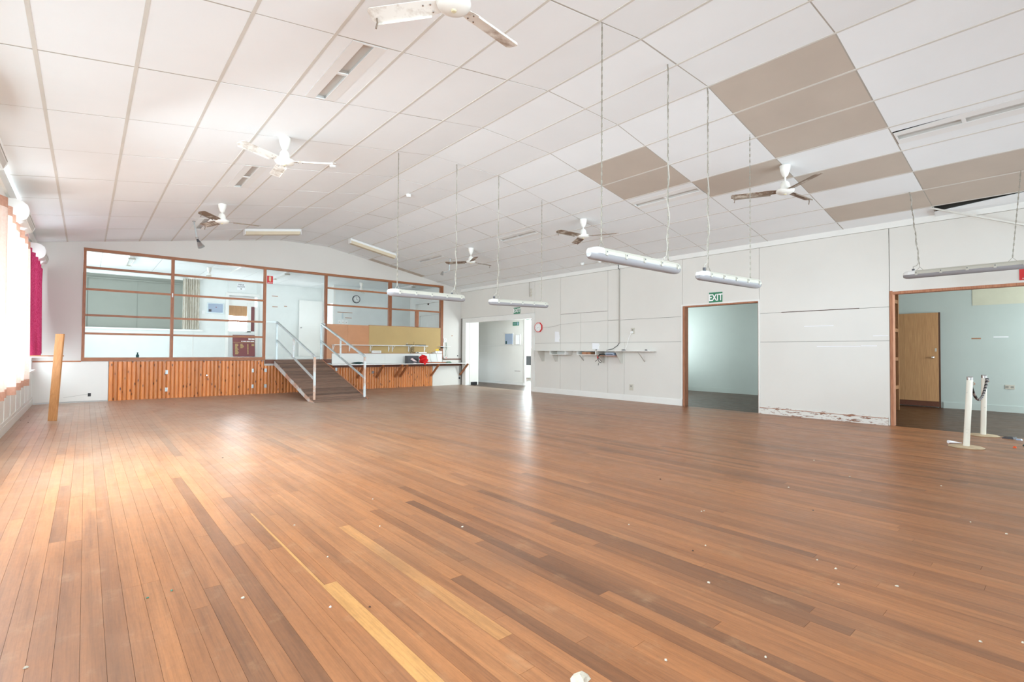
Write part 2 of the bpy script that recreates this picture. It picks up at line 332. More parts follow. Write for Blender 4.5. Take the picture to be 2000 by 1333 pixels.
# ------------------------------------------------------------------ floor: boards running down the hall
def plank_mesh(x0, x1, y0, y1, tone, mb=None, tones=None):
    g = 0.0005
    b = mb or MB(); b.box(x0+g, x1-g, y0+g, y1-g, -0.019, 0.0)
    if tones is not None: tones += [tone]*6
    return b
def build_floor():
    fl = tag(MB().box(XL-0.15, XR+0.12, YB-0.1, YS+0.05, -0.12, -0.019).build('floor', 'dark_brown'), 'worn varnished hardwood strip floor of the hall', 'floor', kind='structure')
    W = 0.072; rnd = random.Random(11); planks = []
    special = {0: [(0.55, 2.385, 0.97), (2.385, 3.74, None)], 13: [(1.48, 3.3, 0.06), (-0.2, 1.48, 0.62)], 14: [(0.3, 1.95, 0.10)], 7: [(0.2, 2.05, 0.12)], 21: [(0.8, 3.2, 0.14)], -6: [(1.2, 2.7, 0.16)], 30: [(1.0, 3.4, 0.2)], 5: [(1.5, 3.1, 0.88)]}
    k0 = math.floor((XL-0.868)/W); k1 = math.ceil((XR-0.868)/W)
    for k in range(k0, k1):
        x0 = max(XL, 0.868+k*W); x1 = min(XR, 0.868+(k+1)*W)
        cuts = [YB]; y = YB + rnd.uniform(0.4, 3.0)
        while y < YS-0.5: cuts.append(y); y += rnd.choice((1.2, 1.8, 2.4, 3.0, 3.6, 4.2))*rnd.uniform(0.85, 1.1)
        cuts.append(YS)
        segs = [(cuts[i], cuts[i+1], min(1, max(0, rnd.gauss(0.53, 0.12))) if rnd.random() > 0.06 else rnd.uniform(0.12, 0.3)) for i in range(len(cuts)-1)]
        for (a, b, t) in special.get(k, []):
            new = []
            for (c, d, tt) in segs:
                if d <= a or c >= b: new.append((c, d, tt)); continue
                if c < a-0.05: new.append((c, a, tt))
                if d > b+0.05: new.append((b, d, tt))
            new.append((a, b, t)); segs = new
        for (a, b, t) in segs:
            if t is None:
                planks.append((x0, x0+0.014, a, b, 0.97)); planks.append((x0+0.014, x1, a, b, 0.5))
            else: planks.append((x0, x1, a, b, t))
    yaw = R(40.638)
    def size(p):
        tot = 0
        for i in range(7):
            y = p[2]+(p[3]-p[2])*(i+0.5)/7; x = (p[0]+p[1])/2
            d = x*math.sin(yaw)+y*math.cos(yaw); s = x*math.cos(yaw)-y*math.sin(yaw)
            if d > 1.55 and abs(s/d) < 1.03: tot += (p[1]-p[0])*(p[3]-p[2])/7/d**3
        return tot
    planks.sort(key=lambda p: -size(p))
    for p in planks[:300]:
        o = plank_mesh(*p).build('floorboard', 'floorboard', fl, recalc=False)
        o.data.attributes.new('tone', 'FLOAT', 'FACE').data.foreach_set('value', [p[4]]*6)
    mb = MB(); tones = []
    for p in planks[300:]: plank_mesh(*p, mb, tones)
    o = mb.build('distant_floorboards', 'floorboard', fl, recalc=False); o['kind'] = 'stuff'
    o.data.attributes.new('tone', 'FLOAT', 'FACE').data.foreach_set('value', tones)
    # floor of the rooms behind the right-hand wall
    fs = tag(MB().box(XR+0.12, 14.4, YB-0.1, 17.0, -0.12, -0.019).build('floor_side_rooms', 'dark_brown'), 'dusty strip floor darkened for dim light in the rooms behind the right wall', 'floor', kind='structure')
    mb = MB(); tones = []; x = XR
    while x < 14.38:
        y = YB
        while y < 16.9:
            l = min(rnd.uniform(1.5, 4.0), 16.9-y); plank_mesh(x, min(14.39, x+W), y, y+l, rnd.gauss(0.45, 0.15), mb, tones); y += l
        x += W
    o = mb.build('floorboards', 'floorboard_dimmed', fs, recalc=False); o['kind'] = 'stuff'
    o.data.attributes.new('tone', 'FLOAT', 'FACE').data.foreach_set('value', tones)
build_floor()

# ------------------------------------------------------------------ ceiling: panels in a tee-bar grid, three planes
XSL = [XL, -0.325, 0.27, 0.857, 1.445, 2.03, 2.62, 3.21, 3.79]
XSC = [3.79, 4.405, 5.02]
XSR = [5.02, 5.61, 6.20, 6.79, 7.38, 7.97, 8.56, 9.15, XR]
YSG = [YB, -0.95, 0.25, 1.45, 2.645, 3.84, 5.04, 6.24, 7.44, 8.64, 9.84, 11.04, 12.24, 13.44, YS]
TAN = {('R', 0, 3), ('R', 1, 3), ('R', 2, 3), ('R', 4, 3), ('R', 6, 3), ('R', 3, 4), ('R', 1, 5), ('R', 2, 5), ('R', 5, 2), ('R', 6, 2), ('R', 2, 13), ('R', 3, 13), ('R', 4, 13)}
FIT = {('L', 4, 5): 'first', ('L', 4, 8): 'second', ('L', 4, 11): 'third', ('R', 3, 2): 'a', ('R', 3, 5): 'b', ('R', 3, 8): 'c', ('R', 3, 11): 'd'}
def slab(mb, x0, x1, y0, y1, d0, d1):
    """a flat piece lying in the ceiling plane between x0..x1; d = height above the grid face"""
    za, zb = zc(x0+1e-6), zc(x1-1e-6)
    mb.add([(x0, y0, za+d0), (x1, y0, zb+d0), (x1, y1, zb+d0), (x0, y1, za+d0), (x0, y0, za+d1), (x1, y0, zb+d1), (x1, y1, zb+d1), (x0, y1, za+d1)],
           [(0, 3, 2, 1), (4, 5, 6, 7), (0, 1, 5, 4), (1, 2, 6, 5), (2, 3, 7, 6), (3, 0, 4, 7)]); return mb
def build_ceiling():
    ce = thing('ceiling', (0, 0, 0), 'white panelled vaulted ceiling with flat middle strip', 'ceiling', kind='structure')
    rnd = random.Random(5)
    for F, xs in (('L', XSL), ('C', XSC), ('R', XSR)):
        for i in range(len(xs)-1):
            for j in range(len(YSG)-1):
                x0, x1, y0, y1 = xs[i], xs[i+1], YSG[j], YSG[j+1]
                e = rnd.uniform(0, 0.003); m = 'ceiling_tan' if (F, i, j) in TAN else 'ceiling_white'
                if (F, i, j) in FIT:
                    c = {'L': 1.743, 'R': 7.06}[F]; hw = 0.15
                    slab(MB(), x0+0.004, c-hw-0.001, y0+0.006, y1-0.006, 0.0015+e, 0.016).build('ceiling_panel', m, ce, recalc=False)
                    slab(MB(), c+hw+0.001, x1-0.004, y0+0.006, y1-0.006, 0.0015+e, 0.016).build('ceiling_panel', m, ce, recalc=False)
                elif F == 'R' and i == 7 and j == 2:
                    za, zb = zc(x0), zc(x1)   # the panel that has dropped out of its grid at one corner
                    b = MB(); p = [(x0+0.10, y1-0.01, za-0.07), (x1-0.01, y1+0.02, zb-0.02), (x1-0.01, y0, zb+0.004), (x0+0.01, y0, za+0.004)]
                    b.prism(p, (0, 0, 0.012)).build('ceiling_panel', 'ceiling_white', ce)
                else:
                    slab(MB(), x0+0.004, x1-0.004, y0+0.006, y1-0.006, 0.0015+e, 0.016).build('ceiling_panel', m, ce, recalc=False)
    for F, xs in (('L', XSL), ('C', XSC), ('R', XSR)):
        for i, x in enumerate(xs[1:] if F != 'R' else xs[1:-1]):
            hw = 0.013 if F == 'L' else 0.010
            for j in range(0, len(YSG)-1, 7):
                b = MB(); y0, y1 = YSG[j], YSG[min(j+7, len(YSG)-1)]
                za, zb = zc(x-hw), zc(x+hw)
                b.prism([(x-hw, y0, za-0.0005), (x+hw, y0, zb-0.0005), (x+hw, y0, zb+0.010), (x-hw, y0, za+0.010)], (0, y1-y0, 0)).build('tee_bar', 'ceiling_bar', ce)
        for y in YSG[1:-1]:
            slab(MB(), xs[0], xs[-1], y-0.009, y+0.009, 0.0042, 0.012).build('tee_bar', 'ceiling_joint', ce, recalc=False)
    v = MB()
    for a, b in ((XL-0.2, B1), (B1, B2), (B2, XR+0.2)): slab(v, a, b, YB-0.1, YS+0.2, 0.22, 0.30)
    v.build('roof_lining', 'roof_void', ce)
    return ce
build_ceiling()

# recessed light fittings lying in the grid
def recessed(F, y0, y1, label, skew=0.0):
    c = {'L': 1.743, 'R': 7.06}[F]; x0, x1 = c-0.15, c+0.15; s0, s1 = c-0.052, c+0.048; ym = (y0+y1)/2; a, b = y0+0.014, y1-0.014
    o = thing('recessed_light', (c, ym, zc(c)), label, 'light fitting', 'recessed light fittings in the ceiling')
    t = 0.0
    f = MB(); slab(f, s1, x1, a, b, t, t+0.008); slab(f, s0, s1, a, a+0.02, t, t+0.008); slab(f, s0, s1, b-0.02, b, t, t+0.008)
    w = 0.034 if skew else 0.001   # the skewed tray leaves a wedge of open ceiling beside it
    f.prism([(x0+0.001, a, zc(x0)), (x0+w*0.15, (a+b)/2, zc(x0)), (x0+w, b, zc(x0+w)), (s0, b, zc(s0)), (s0, a, zc(s0))], (0, 0, 0.008))
    f.build('flange', 'white_metal', o)
    slab(MB(), s0, s1, ym-0.017, ym+0.017, t+0.001, t+0.010).build('divider', 'white_metal', o)
    g = MB(); slab(g, s0-0.01, s1+0.01, a, b, 0.036, 0.042); slab(g, s0-0.012, s0-0.002, a, b, 0.008, 0.04); slab(g, s1+0.002, s1+0.012, a, b, 0.008, 0.04); slab(g, s0, s1, a-0.004, a+0.002, 0.008, 0.04); slab(g, s0, s1, b-0.002, b+0.004, 0.008, 0.04)
    g.build('trough', 'trough_grey', o)
    MB().bar((s1-0.004, a+0.02, zc(s1)+t-0.001), (s1-0.004, b-0.02, zc(s1)+t-0.001), 0.006, 0.004).build('lip', 'white_metal', o)
    return o
for (F, i, j), lab in {('L', 4, 5): 'recessed slot light in the left ceiling slope, nearest the camera', ('L', 4, 8): 'recessed slot light in the left ceiling slope behind a fan blade',
        ('L', 4, 11): 'recessed slot light in the left ceiling slope nearest the stage', ('R', 3, 2): 'recessed slot light at right edge with black gap along its side',
        ('R', 3, 5): 'recessed slot light beside two beige ceiling panels', ('R', 3, 8): 'recessed slot light in the right slope above the far hanging lamps',
        ('R', 3, 11): 'recessed slot light in the right slope nearest the stage'}.items():
    recessed(F, YSG[j], YSG[j+1], lab, skew=(F == 'R' and j == 2))

# ------------------------------------------------------------------ right wall of the hall
def build_wall_right():
    wr = MB()
    X0, X1 = XR+0.012, XR+0.13
    def top(y0, y1, z0): wr.box(X0, X1, y0, y1, z0, 3.45)
    top(YB, 2.03, 2.09); wr.box(X0, X1, 2.03, 4.02, 0, 3.45); top(4.02, 5.57, 2.09); wr.box(X0, X1, 5.57, 10.20, 0, 3.45); top(10.20, 13.40, 2.09); wr.box(X0, X1, 13.40, 13.83, 0, 3.45)
    wall = tag(wr.build('wall_right', 'joint_line'), 'long white sheeted wall with three openings, right of the hall', 'wall', kind='structure')
    g = 0.003
    def sheet(y0, y1, z0, z1, name='wall_sheet', mat='wall_sheet'):
        MB().box(XR, X0+0.001, y0+g, y1-g, z0+g, z1-g).build(name, mat, wall)
    for r in [(10.22, 11.8, 2.2, 3.08), (11.8, 13.7, 2.2, 3.08), (9.11, 10.10, 1.345, 3.08), (9.11, 10.10, 0, 1.345), (7.54, 9.11, 2.105, 3.08), (8.40, 9.11, 1.345, 2.105), (7.54, 8.40, 1.345, 2.105),
              (8.40, 9.11, 0, 1.345), (7.54, 8.40, 0, 1.345), (5.575, 7.54, 1.87, 3.08), (5.575, 7.54, 1.345, 1.87), (7.06, 7.54, 0, 1.345), (5.575, 7.06, 0, 1.345),
              (2.035, 4.005, 1.85, 3.08), (2.035, 4.005, 1.32, 1.85), (2.035, 4.005, 0, 1.32), (4.005, 5.575, 2.10, 3.08), (0.3, 2.032, 2.08, 3.08), (YB, 0.3, 2.08, 3.08), (10.10, 10.22, 2.2, 3.08)]: sheet(*r)
    for a, b, z in ((2.6, 4.02, 0), (4.02, 5.57, 2.09), (5.57, 8.6, 0)): MB().box(X1, X1+0.012, a+g, b-g, z, 2.8).build('rear_lining', 'mint_wall', wall)
    MB().box(XR-0.002, XR+0.004, 2.434, 3.62, 1.845, 1.857).build('bare_strip', 'dark_brown', wall)
    MB().box(XR-0.001, XR+0.004, 7.56, 9.09, 2.100, 2.108).build('bare_strip', 'dark_brown', wall)
    # scuffs where fittings were pulled off
    for (y0, y1, z) in [(2.80, 3.25, 1.585), (2.05, 2.25, 1.40), (2.42, 3.05, 1.235), (2.20, 2.415, 1.242)]:
        MB().box(XR-0.0015, XR+0.002, y0, y1, z-0.008, z+0.008).build('plaster_patch', 'paper', wall)
    c = MB(); c.box(XR-0.018, XR+0.01, YB, YS, 3.08, 3.19)
    tag(c.build('trim_1', 'trim_white'), 'white cornice board along the top of the right wall', 'trim', kind='structure')
    c = MB().box(XR-0.02, XR+0.005, 5.60, 10.10, 0, 0.118); c.box(XR-0.014, XR+0.005, 5.60, 10.10, 0.118, 0.135)
    c.box(XR-0.024, XR+0.005, 5.575, 5.62, 0, 0.145)
    tag(c.build('baseboard_right', 'trim_white'), 'white baseboard below the wall shelf on the right wall', 'baseboard', kind='structure')
    c = MB().box(XR-0.022, XR+0.005, 2.06, 4.0, 0, 0.105); c.box(XR-0.012, XR+0.005, 2.06, 4.0, 0.114, 0.135)
    MB().box(XR-0.016, XR+0.003, 2.06, 4.0, 0.105, 0.1138).build('bare_ledge', 'raw_timber', wall)
    tag(c.build('baseboard_right_chipped', 'trim_chipped'), 'chipped white baseboard between the two right openings', 'baseboard', kind='structure')
    # corridor opening: broad white boards
    o = thing('door_1', (XR, 11.8, 0), 'wide white board surround of the corridor opening', 'door frame', kind='structure')
    MB().box(XR-0.02, XR+0.14, 10.10, 13.58, 2.05, 2.195).build('head_board', 'trim_white', o)
    MB().box(XR-0.02, XR+0.14, 10.10, 10.225, 0, 2.05).build('jamb_board', 'trim_white', o)
    MB().box(XR-0.02, XR+0.14, 13.38, 13.58, 0, 2.05).build('jamb_board', 'trim_white', o)
    # exit opening with bare timber lining
    o = thing('door_2', (XR, 4.8, 0), 'bare timber lining of the exit opening in the right wall', 'door frame', kind='structure')
    MB().box(XR+0.0, XR+0.14, 5.525, 5.57, 0, 2.085).build('jamb', 'raw_timber', o)
    MB().box(XR+0.0, XR+0.14, 4.02, 4.032, 0, 2.085).build('jamb', 'raw_timber', o)
    MB().box(XR+0.0, XR+0.14, 4.032, 5.525, 2.062, 2.09).build('head', 'raw_timber', o)
    MB().box(XR-0.012, XR+0.01, 4.0, 5.60, 2.088, 2.118).build('architrave', 'trim_white', o)
    MB().box(XR-0.012, XR+0.01, 3.995, 4.022, 0, 2.09).build('architrave', 'trim_white', o)
    MB().box(XR-0.012, XR+0.01, 5.572, 5.596, 0.14, 2.09).build('architrave', 'trim_white', o)
    # wide opening at the right edge
    o = thing('door_3', (XR, 1.0, 0), 'bare timber edge of the wide opening at far right', 'door frame', kind='structure')
    MB().box(XR-0.004, XR+0.135, 1.992, 2.032, 0, 2.095).build('jamb', 'raw_timber', o)
    MB().box(XR-0.004, XR+0.135, YB, 1.992, 2.045, 2.083).build('head', 'raw_timber', o)
build_wall_right()

# ------------------------------------------------------------------ rooms behind the right wall
def build_side_rooms():
    X = 13.55
    w2 = tag(MB().box(X, X+0.1, YB, 8.7, 0, 2.8).box(9.64, X, 8.6, 8.7, 0, 0.95).box(9.64, X, 8.6, 8.7, 2.25, 2.8).box(9.64, 9.95, 8.6, 8.7, 0.95, 2.25).box(13.25, X, 8.6, 8.7, 0.95, 2.25).build('wall_side_rooms', 'mint_wall'), 'pale mint wall seen through the exit and right openings', 'wall', kind='structure')  # opening in the cross wall is invented to admit the added fill lamp
    MB().box(X-0.006, X, -0.6, 1.54, 2.10, 2.42).build('bare_patch', 'cream_patch', w2)
    for (y0, y1, z, m) in [(1.42, 1.56, 1.435, 'cardboard'), (1.03, 1.24, 1.46, 'paper'), (0.55, 0.75, 1.46, 'paper')]:
        MB().box(X-0.004, X, y0, y1, z-0.012, z+0.012).build('plaster_patch', m, w2)
    tag(MB().box(X-0.018, X, YB, 2.0, 0, 0.125).build('baseboard_side_room', 'mint_wall'), 'pale baseboard behind the two posts at far right', 'baseboard', kind='structure')
    tag(MB().box(X-0.018, X, 2.7, 8.6, 0, 0.125).build('baseboard_exit_room', 'mint_wall'), 'pale baseboard seen through the exit opening', 'baseboard', kind='structure')
    tag(MB().box(XR+0.13, X+0.1, YB-0.1, 8.7, 2.8, 2.9).build('ceiling_side_rooms', 'wall_white'), 'low ceiling over the rooms behind the right wall', 'ceiling', kind='structure')
    tag(MB().box(XR+0.13, X+0.1, YB-0.1, YB, 0, 0.9).box(XR+0.13, X+0.1, YB-0.1, YB, 2.3, 2.8).box(XR+0.13, 10.2, YB-0.1, YB, 0.9, 2.3).box(13.0, X+0.1, YB-0.1, YB, 0.9, 2.3).build('wall_side_room_rear', 'mint_wall'), 'rear wall with a window in the right side room', 'wall', kind='structure')
    # stripped partition with its studs showing
    p = thing('stud_partition', (11.0, 2.55, 0), 'stripped partition wall with bare studs and noggings, far right', 'partition', kind='structure')
    MB().box(9.64, 12.40, 2.60, 2.615, 0, 2.8).build('lining_sheet', 'dark_brown', p)
    for x in (9.70, 10.28, 10.86, 11.44, 12.02, 12.355): MB().box(x-0.0225, x+0.0225, 2.50, 2.60, 0, 2.8).build('stud', 'stud_timber', p)
    for i in range(5):
        x0 = (9.7225, 10.3025, 10.8825, 11.4625, 12.0425)[i]; x1 = (10.2575, 10.8375, 11.4175, 11.9975, 12.3325)[i]
        for z in (0.42, 0.98, 1.55, 2.12): MB().box(x0, x1, 2.505, 2.60, z, z+0.07).build('nogging', 'stud_timber', p)
    d = thing('veneer_door', (13.45, 2.42, 0), 'flush timber veneer door in the far right room', 'door')
    for i, (a, b) in enumerate(((2.06, 2.26), (2.26, 2.44), (2.44, 2.62), (2.62, 2.80))):
        MB().box(13.45, 13.485, a+0.0005, b-0.0005, 0.13, 1.985).build('veneer_leaf', 'door_veneer', d)
    MB().box(13.46, 13.50, 2.06, 2.80, 0.02, 0.13).build('kick_rail', 'dark_rail', d)
    MB().box(13.475, 13.52, 2.035, 2.06, 0.0, 1.99).build('door_edge', 'dark_brown', d)
    k = MB(); k.cyl((13.45, 2.14, 1.05), (13.42, 2.14, 1.05), 0.025, n=14); k.lathe([(0.01, 0), (0.026, 0.01), (0.026, 0.03), (0.012, 0.036)], (13.41, 2.14, 1.03), 12)
    k.build('knob', 'chrome', d, smooth=True)
    MB().box(13.446, 13.45, 2.085, 2.115, 1.17, 1.24).build('lock_plate', 'socket_beige', d)
    s = thing('wall_socket', (13.55, 1.02, 0.49), 'beige double power socket low on the mint wall', 'socket')
    MB().box(13.54, 13.549, 0.955, 1.085, 0.45, 0.53).build('plate', 'socket_beige', s)
    for y in (0.985, 1.055): MB().box(13.536, 13.54, y-0.018, y+0.018, 0.475, 0.505).build('outlet', 'joint_grey', s)
    # corridor past the wide opening
    c = tag(MB().box(10.97, 11.0, 12.14, 17.0, 0, 2.9).build('wall_corridor', 'wall_white'), 'scuffed white wall inside the corridor opening', 'wall', kind='structure')
    gg = 0.0025
    for (y0, y1, z0, z1) in [(12.15, 14.6, 1.315, 2.9), (12.15, 14.6, 0.08, 1.315), (14.6, 16.9, 0.08, 2.9)]:
        MB().box(10.955, 10.972, y0+gg, y1-gg, z0+gg, z1-gg).build('wall_sheet', 'wall_sheet', c)
    MB().box(10.953, 10.957, 12.33, 12.62, 0.455, 0.468).build('bare_strip', 'dark_brown', c)
    tag(MB().box(10.93, 10.956, 12.12, 16.9, 0.0, 0.07).build('baseboard_corridor', 'trim_white'), 'scuffed baseboard inside the corridor', 'baseboard', kind='structure')
    tag(MB().box(XR+0.13, 9.99, 13.36, 13.50, 0, 2.9).build('wall_corridor_return', 'wall_sheet'), 'short white return wall left inside the corridor', 'wall', kind='structure')
    for z in (0.75, 1.30, 1.78): MB().box(XR+0.135, 9.98, 13.3585, 13.362, z-0.002, z+0.002).build('sheet_joint', 'joint_grey', bpy.data.objects['wall_corridor_return'])
    j = thing('door_4', (11.0, 11.6, 0), 'white frame of the glazed doorway deep in the corridor', 'door frame', kind='structure')
    MB().box(10.94, 10.99, 12.08, 12.14, 0, 2.2).build('jamb', 'trim_white', j)
    MB().box(10.94, 11.09, 9.9, 12.04, 2.12, 2.25).build('head', 'trim_white', j)
    tag(MB().box(10.97, 11.07, 9.9, 12.12, 2.25, 2.9).box(XR+0.13, 14.6, 9.85, 9.95, 0, 0.95).box(XR+0.13, 14.6, 9.85, 9.95, 2.25, 2.9).box(XR+0.13, 9.8, 9.85, 9.95, 0.95, 2.25).box(10.8, 14.6, 9.85, 9.95, 0.95, 2.25).box(XR+0.13, 14.6, 16.95, 17.05, 0, 2.9).box(14.3, 14.4, 9.9, 14.0, 0, 2.9).box(14.3, 14.4, 15.9, 17, 0, 2.9).box(14.3, 14.4, 14.0, 15.9, 2.3, 2.9).box(14.3, 14.4, 14.0, 15.9, 0, 0.5).build('wall_corridor_end', 'wall_white'), 'white end walls around the bright corridor window', 'wall', kind='structure')  # opening in the near cross wall is invented for the corridor's added fill
    tag(MB().box(XR+0.13, 14.6, 9.85, 17.05, 2.9, 3.0).build('ceiling_corridor', 'wall_white'), 'plain corridor ceiling', 'ceiling', kind='structure')
    wn = thing('window_1', (14.3, 15.0, 0.5), 'bright multi-pane window at the end of the corridor', 'window', kind='structure')
    for y in (14.0, 14.63, 15.27, 15.86): MB().box(14.28, 14.36, y, y+0.05, 0.5, 2.3).build('mullion', 'trim_white', wn)
    for z in (0.5, 0.92, 1.22, 1.58, 1.96, 2.26): MB().box(14.285, 14.355, 14.05, 15.86, z, z+0.045).build('glazing_bar', 'trim_white', wn)
    for i, y in enumerate((14.05, 14.68, 15.32)):
        for z0, z1 in ((1.265, 1.58), (1.625, 1.96), (2.005, 2.26)): MB().box(14.315, 14.321, y, y+0.57, z0, z1).build('pane', 'window_glass', wn)
        MB().box(14.31, 14.325, y, y+0.57, 0.965, 1.22).build('solid_panel', 'wall_white', wn)
        MB().box(14.31, 14.325, y, y+0.57, 0.545, 0.92).build('dark_pane', 'dark_grey', wn)
build_side_rooms()

# ------------------------------------------------------------------ left wall with its window band
def build_wall_left():
    w = MB(); x0, x1 = XL-0.16, XL
    w.box(x0, x1, YB, YS, 0, 0.68); w.box(x0, x1, YB, YS, 2.72, 3.5)
    bays = [(-1.85, -0.15), (0.05, 1.75), (1.95, 3.65), (3.85, 5.55), (5.75, 7.35), (7.55, 9.05), (9.2, 10.6), (10.75, 12.0), (12.1, 13.4)]
    ys = [YB] + [v for b in bays for v in b] + [YS]
    for i in range(0, len(ys), 2): w.box(x0, x1, ys[i], ys[i+1], 0.68, 2.72)
    wl = tag(w.build('wall_left', 'wall_white'), 'white left wall with a band of windows behind curtains', 'wall', kind='structure')
    y = 0.6
    for i in range(22): MB().box(XL, XL+0.008, YB+0.55+i*0.72, YB+0.59+i*0.72, 0.155, 0.63).build('batten', 'trim_white', wl)
    c = MB().box(XL, XL+0.022, YB, YS, 0, 0.11); c.box(XL, XL+0.014, YB, YS, 0.11, 0.155)
    tag(c.build('baseboard_left', 'trim_white'), 'white moulded baseboard along the left wall', 'baseboard', kind='structure')
    tag(MB().box(XL-0.02, XL+0.055, YB, 13.56, 0.665, 0.70).build('trim_2', 'trim_white'), 'white window sill board on the left wall', 'trim', kind='structure')
    tag(MB().box(XL, XL+0.03, YB, YS, 3.05, 3.22).build('trim_3', 'trim_white'), 'white cornice along the left wall top', 'trim', kind='structure')
    for i, (a, b) in enumerate(bays):
        n = thing('window_%d' % (i+2), (XL-0.08, (a+b)/2, 0.7), 'white timber sash window in the left wall, bay %s from the stage' % ['ninth', 'eighth', 'seventh', 'sixth', 'fifth', 'fourth', 'third', 'second', 'first'][i], 'window', kind='structure')
        f = MB(); f.box(XL-0.11, XL-0.05, a, a+0.05, 0.70, 2.72); f.box(XL-0.11, XL-0.05, b-0.05, b, 0.70, 2.72); f.box(XL-0.11, XL-0.05, a+0.05, b-0.05, 2.67, 2.72); f.box(XL-0.11, XL-0.05, a+0.05, b-0.05, 0.70, 0.75)
        f.build('frame', 'trim_white', n)
        MB().box(XL-0.10, XL-0.06, a+0.05, b-0.05, 1.66, 1.71).build('meeting_rail', 'trim_white', n)
        MB().box(XL-0.10, XL-0.06, (a+b)/2-0.02, (a+b)/2+0.02, 0.75, 2.67).build('mullion', 'trim_white', n)
build_wall_left()

# rear wall behind the viewpoint
b = MB(); b.box(XL-0.16, XR+0.13, YB-0.12, YB, 0, 0.85); b.box(XL-0.16, XR+0.13, YB-0.12, YB, 2.65, 4.1)
for x0, x1 in ((XL-0.16, -0.3), (1.5, 1.7), (3.5, 3.7), (5.5, 5.7), (7.5, 7.7), (9.2, XR+0.13)): b.box(x0, x1, YB-0.12, YB, 0.85, 2.65)
tag(b.build('wall_rear', 'wall_white'), 'white rear wall with windows behind the viewpoint', 'wall', kind='structure')

# ------------------------------------------------------------------ stage wall
def build_stage_wall():
    w = MB(); y0, y1 = YS, YS+0.10
    FT = 3.235
    pts = [(XL-0.1, FT), (XL-0.1, zc(XL)+0.2), (B1, ZC+0.2), (B2, ZC+0.2), (XR+0.1, zc(XR)+0.2), (XR+0.1, FT)]
    w.prism([(x, y0, z) for x, z in pts], (0, 0.10, 0))
    w.box(XL, -0.075, y0, y1, 0.86, FT); w.box(8.795, XR+0.02, y0, y1, 0.72, FT); w.box(XL, XR+0.02, y0+0.02, y1, 0, 0.855)
    wall = tag(w.build('wall_stage', 'wall_gable'), 'pale gable wall above and beside the stage opening', 'wall', kind='structure')
    MB().box(XL, 0.375, y0-0.012, y0+0.02, 0.02, 0.845).build('lower_sheet', 'wall_sheet', wall)
    MB().box(8.415, XR, y0-0.012, y0+0.02, 0.0, 0.72).build('lower_sheet', 'wall_sheet', wall)
    MB().box(0.05, 0.10, y0-0.0135, y0-0.011, 0.115, 0.185).build('hole', 'black', wall)
    MB().tube([(0.05, y0-0.013, 0.155), (-0.08, y0-0.013, 0.15), (-0.2, y0-0.013, 0.125), (-0.33, y0-0.013, 0.115)], 0.003, 4).build('crack', 'joint_grey', wall)
    MB().box(XL, -0.07, y0-0.016, y0, 0.835, 0.865).build('rail_strip', 'rail_timber', wall)
    MB().box(8.80, XR, y0-0.02, y0, 0.83, 0.868).build('rail_strip', 'dark_rail', wall)
    MB().cyl((9.38, y0-0.006, 0.96), (9.38, y0, 0.96), 0.022, n=10).build('hole', 'black', wall)
    MB().cyl((9.15, y0-0.004, 1.62), (9.15, y0, 1.62), 0.02, n=7).build('chip', 'cardboard', wall)
    MB().box(3.47, 5.16, y0-0.03, y0+0.02, 0.765, 0.868).build('fascia', 'dark_rail', wall)
    # half-round pine log slats
    def slat_mesh(h):
        b = MB(); n = 7; r = 0.0385; prof = [(-r*math.cos(math.pi*i/n), -0.022*math.sin(math.pi*i/n)) for i in range(n+1)]
        b.prism([(x, y, 0) for x, y in prof], (0, 0, h)); return b
    tall = slat_mesh(0.845).build('log_slat_pattern', 'log_timber', smooth=True); low = slat_mesh(0.712).build('log_slat_low_pattern', 'log_timber', smooth=True)
    doors = []
    for (a, b, lab, hx) in [(1.405, 2.295, 'left half of the pine log understage door with round knob', 1.405), (2.295, 3.185, 'right half of the pine log understage door', 3.185)]:
        d = thing('understage_door', ((a+b)/2, y0, 0), lab, 'door', 'pine log doors under the stage'); doors.append((a, b, d))
        MB().box(a+0.004, b-0.004, y0-0.002, y0+0.018, 0.012, 0.85).build('backing', 'dark_rail', d)
        for z in (0.20, 0.595):
            h = MB(); h.box(hx-0.022, hx+0.022, y0-0.029, y0-0.023, z-0.045, z+0.045); h.cyl((hx, y0-0.030, z-0.045), (hx, y0-0.030, z+0.045), 0.006, n=8); h.build('hinge', 'galvanised', d)
    k = MB(); k.cyl((2.184, y0-0.022, 0.505), (2.184, y0-0.07, 0.505), 0.012, n=10); k.cyl((2.184, y0-0.066, 0.505), (2.184, y0-0.09, 0.505), 0.026, 0.018, n=14)
    k.build('knob', 'chrome', doors[0][2], smooth=True)
    n = 102; step = (8.41-0.382)/n
    for i in range(n):
        x = 0.382+step*(i+0.5); src = tall if x < 3.46 else low; par = wall
        for a, b, d in doors:
            if a < x < b: par = d
        o = bpy.data.objects.new('log_slat', src.data); COL.objects.link(o); o.parent = par; po = Vector(par['_o']); o.location = Vector((x, y0-0.001, 0.001))-po
    for x, z in ((3.482, 0.20), (3.482, 0.595), (5.30, 0.585)):
        MB().box(x-0.028, x+0.028, y0-0.029, y0-0.022, z-0.045, z+0.045).build('hinge', 'galvanised', wall)
    k = MB(); k.box(6.345, 6.425, y0-0.030, y0-0.022, 0.44, 0.52); k.cyl((6.384, y0-0.044, 0.48), (6.384, y0-0.075, 0.48), 0.02, n=12); k.build('latch', 'chrome', wall)
    for o in (tall, low): bpy.data.objects.remove(o)
build_stage_wall()

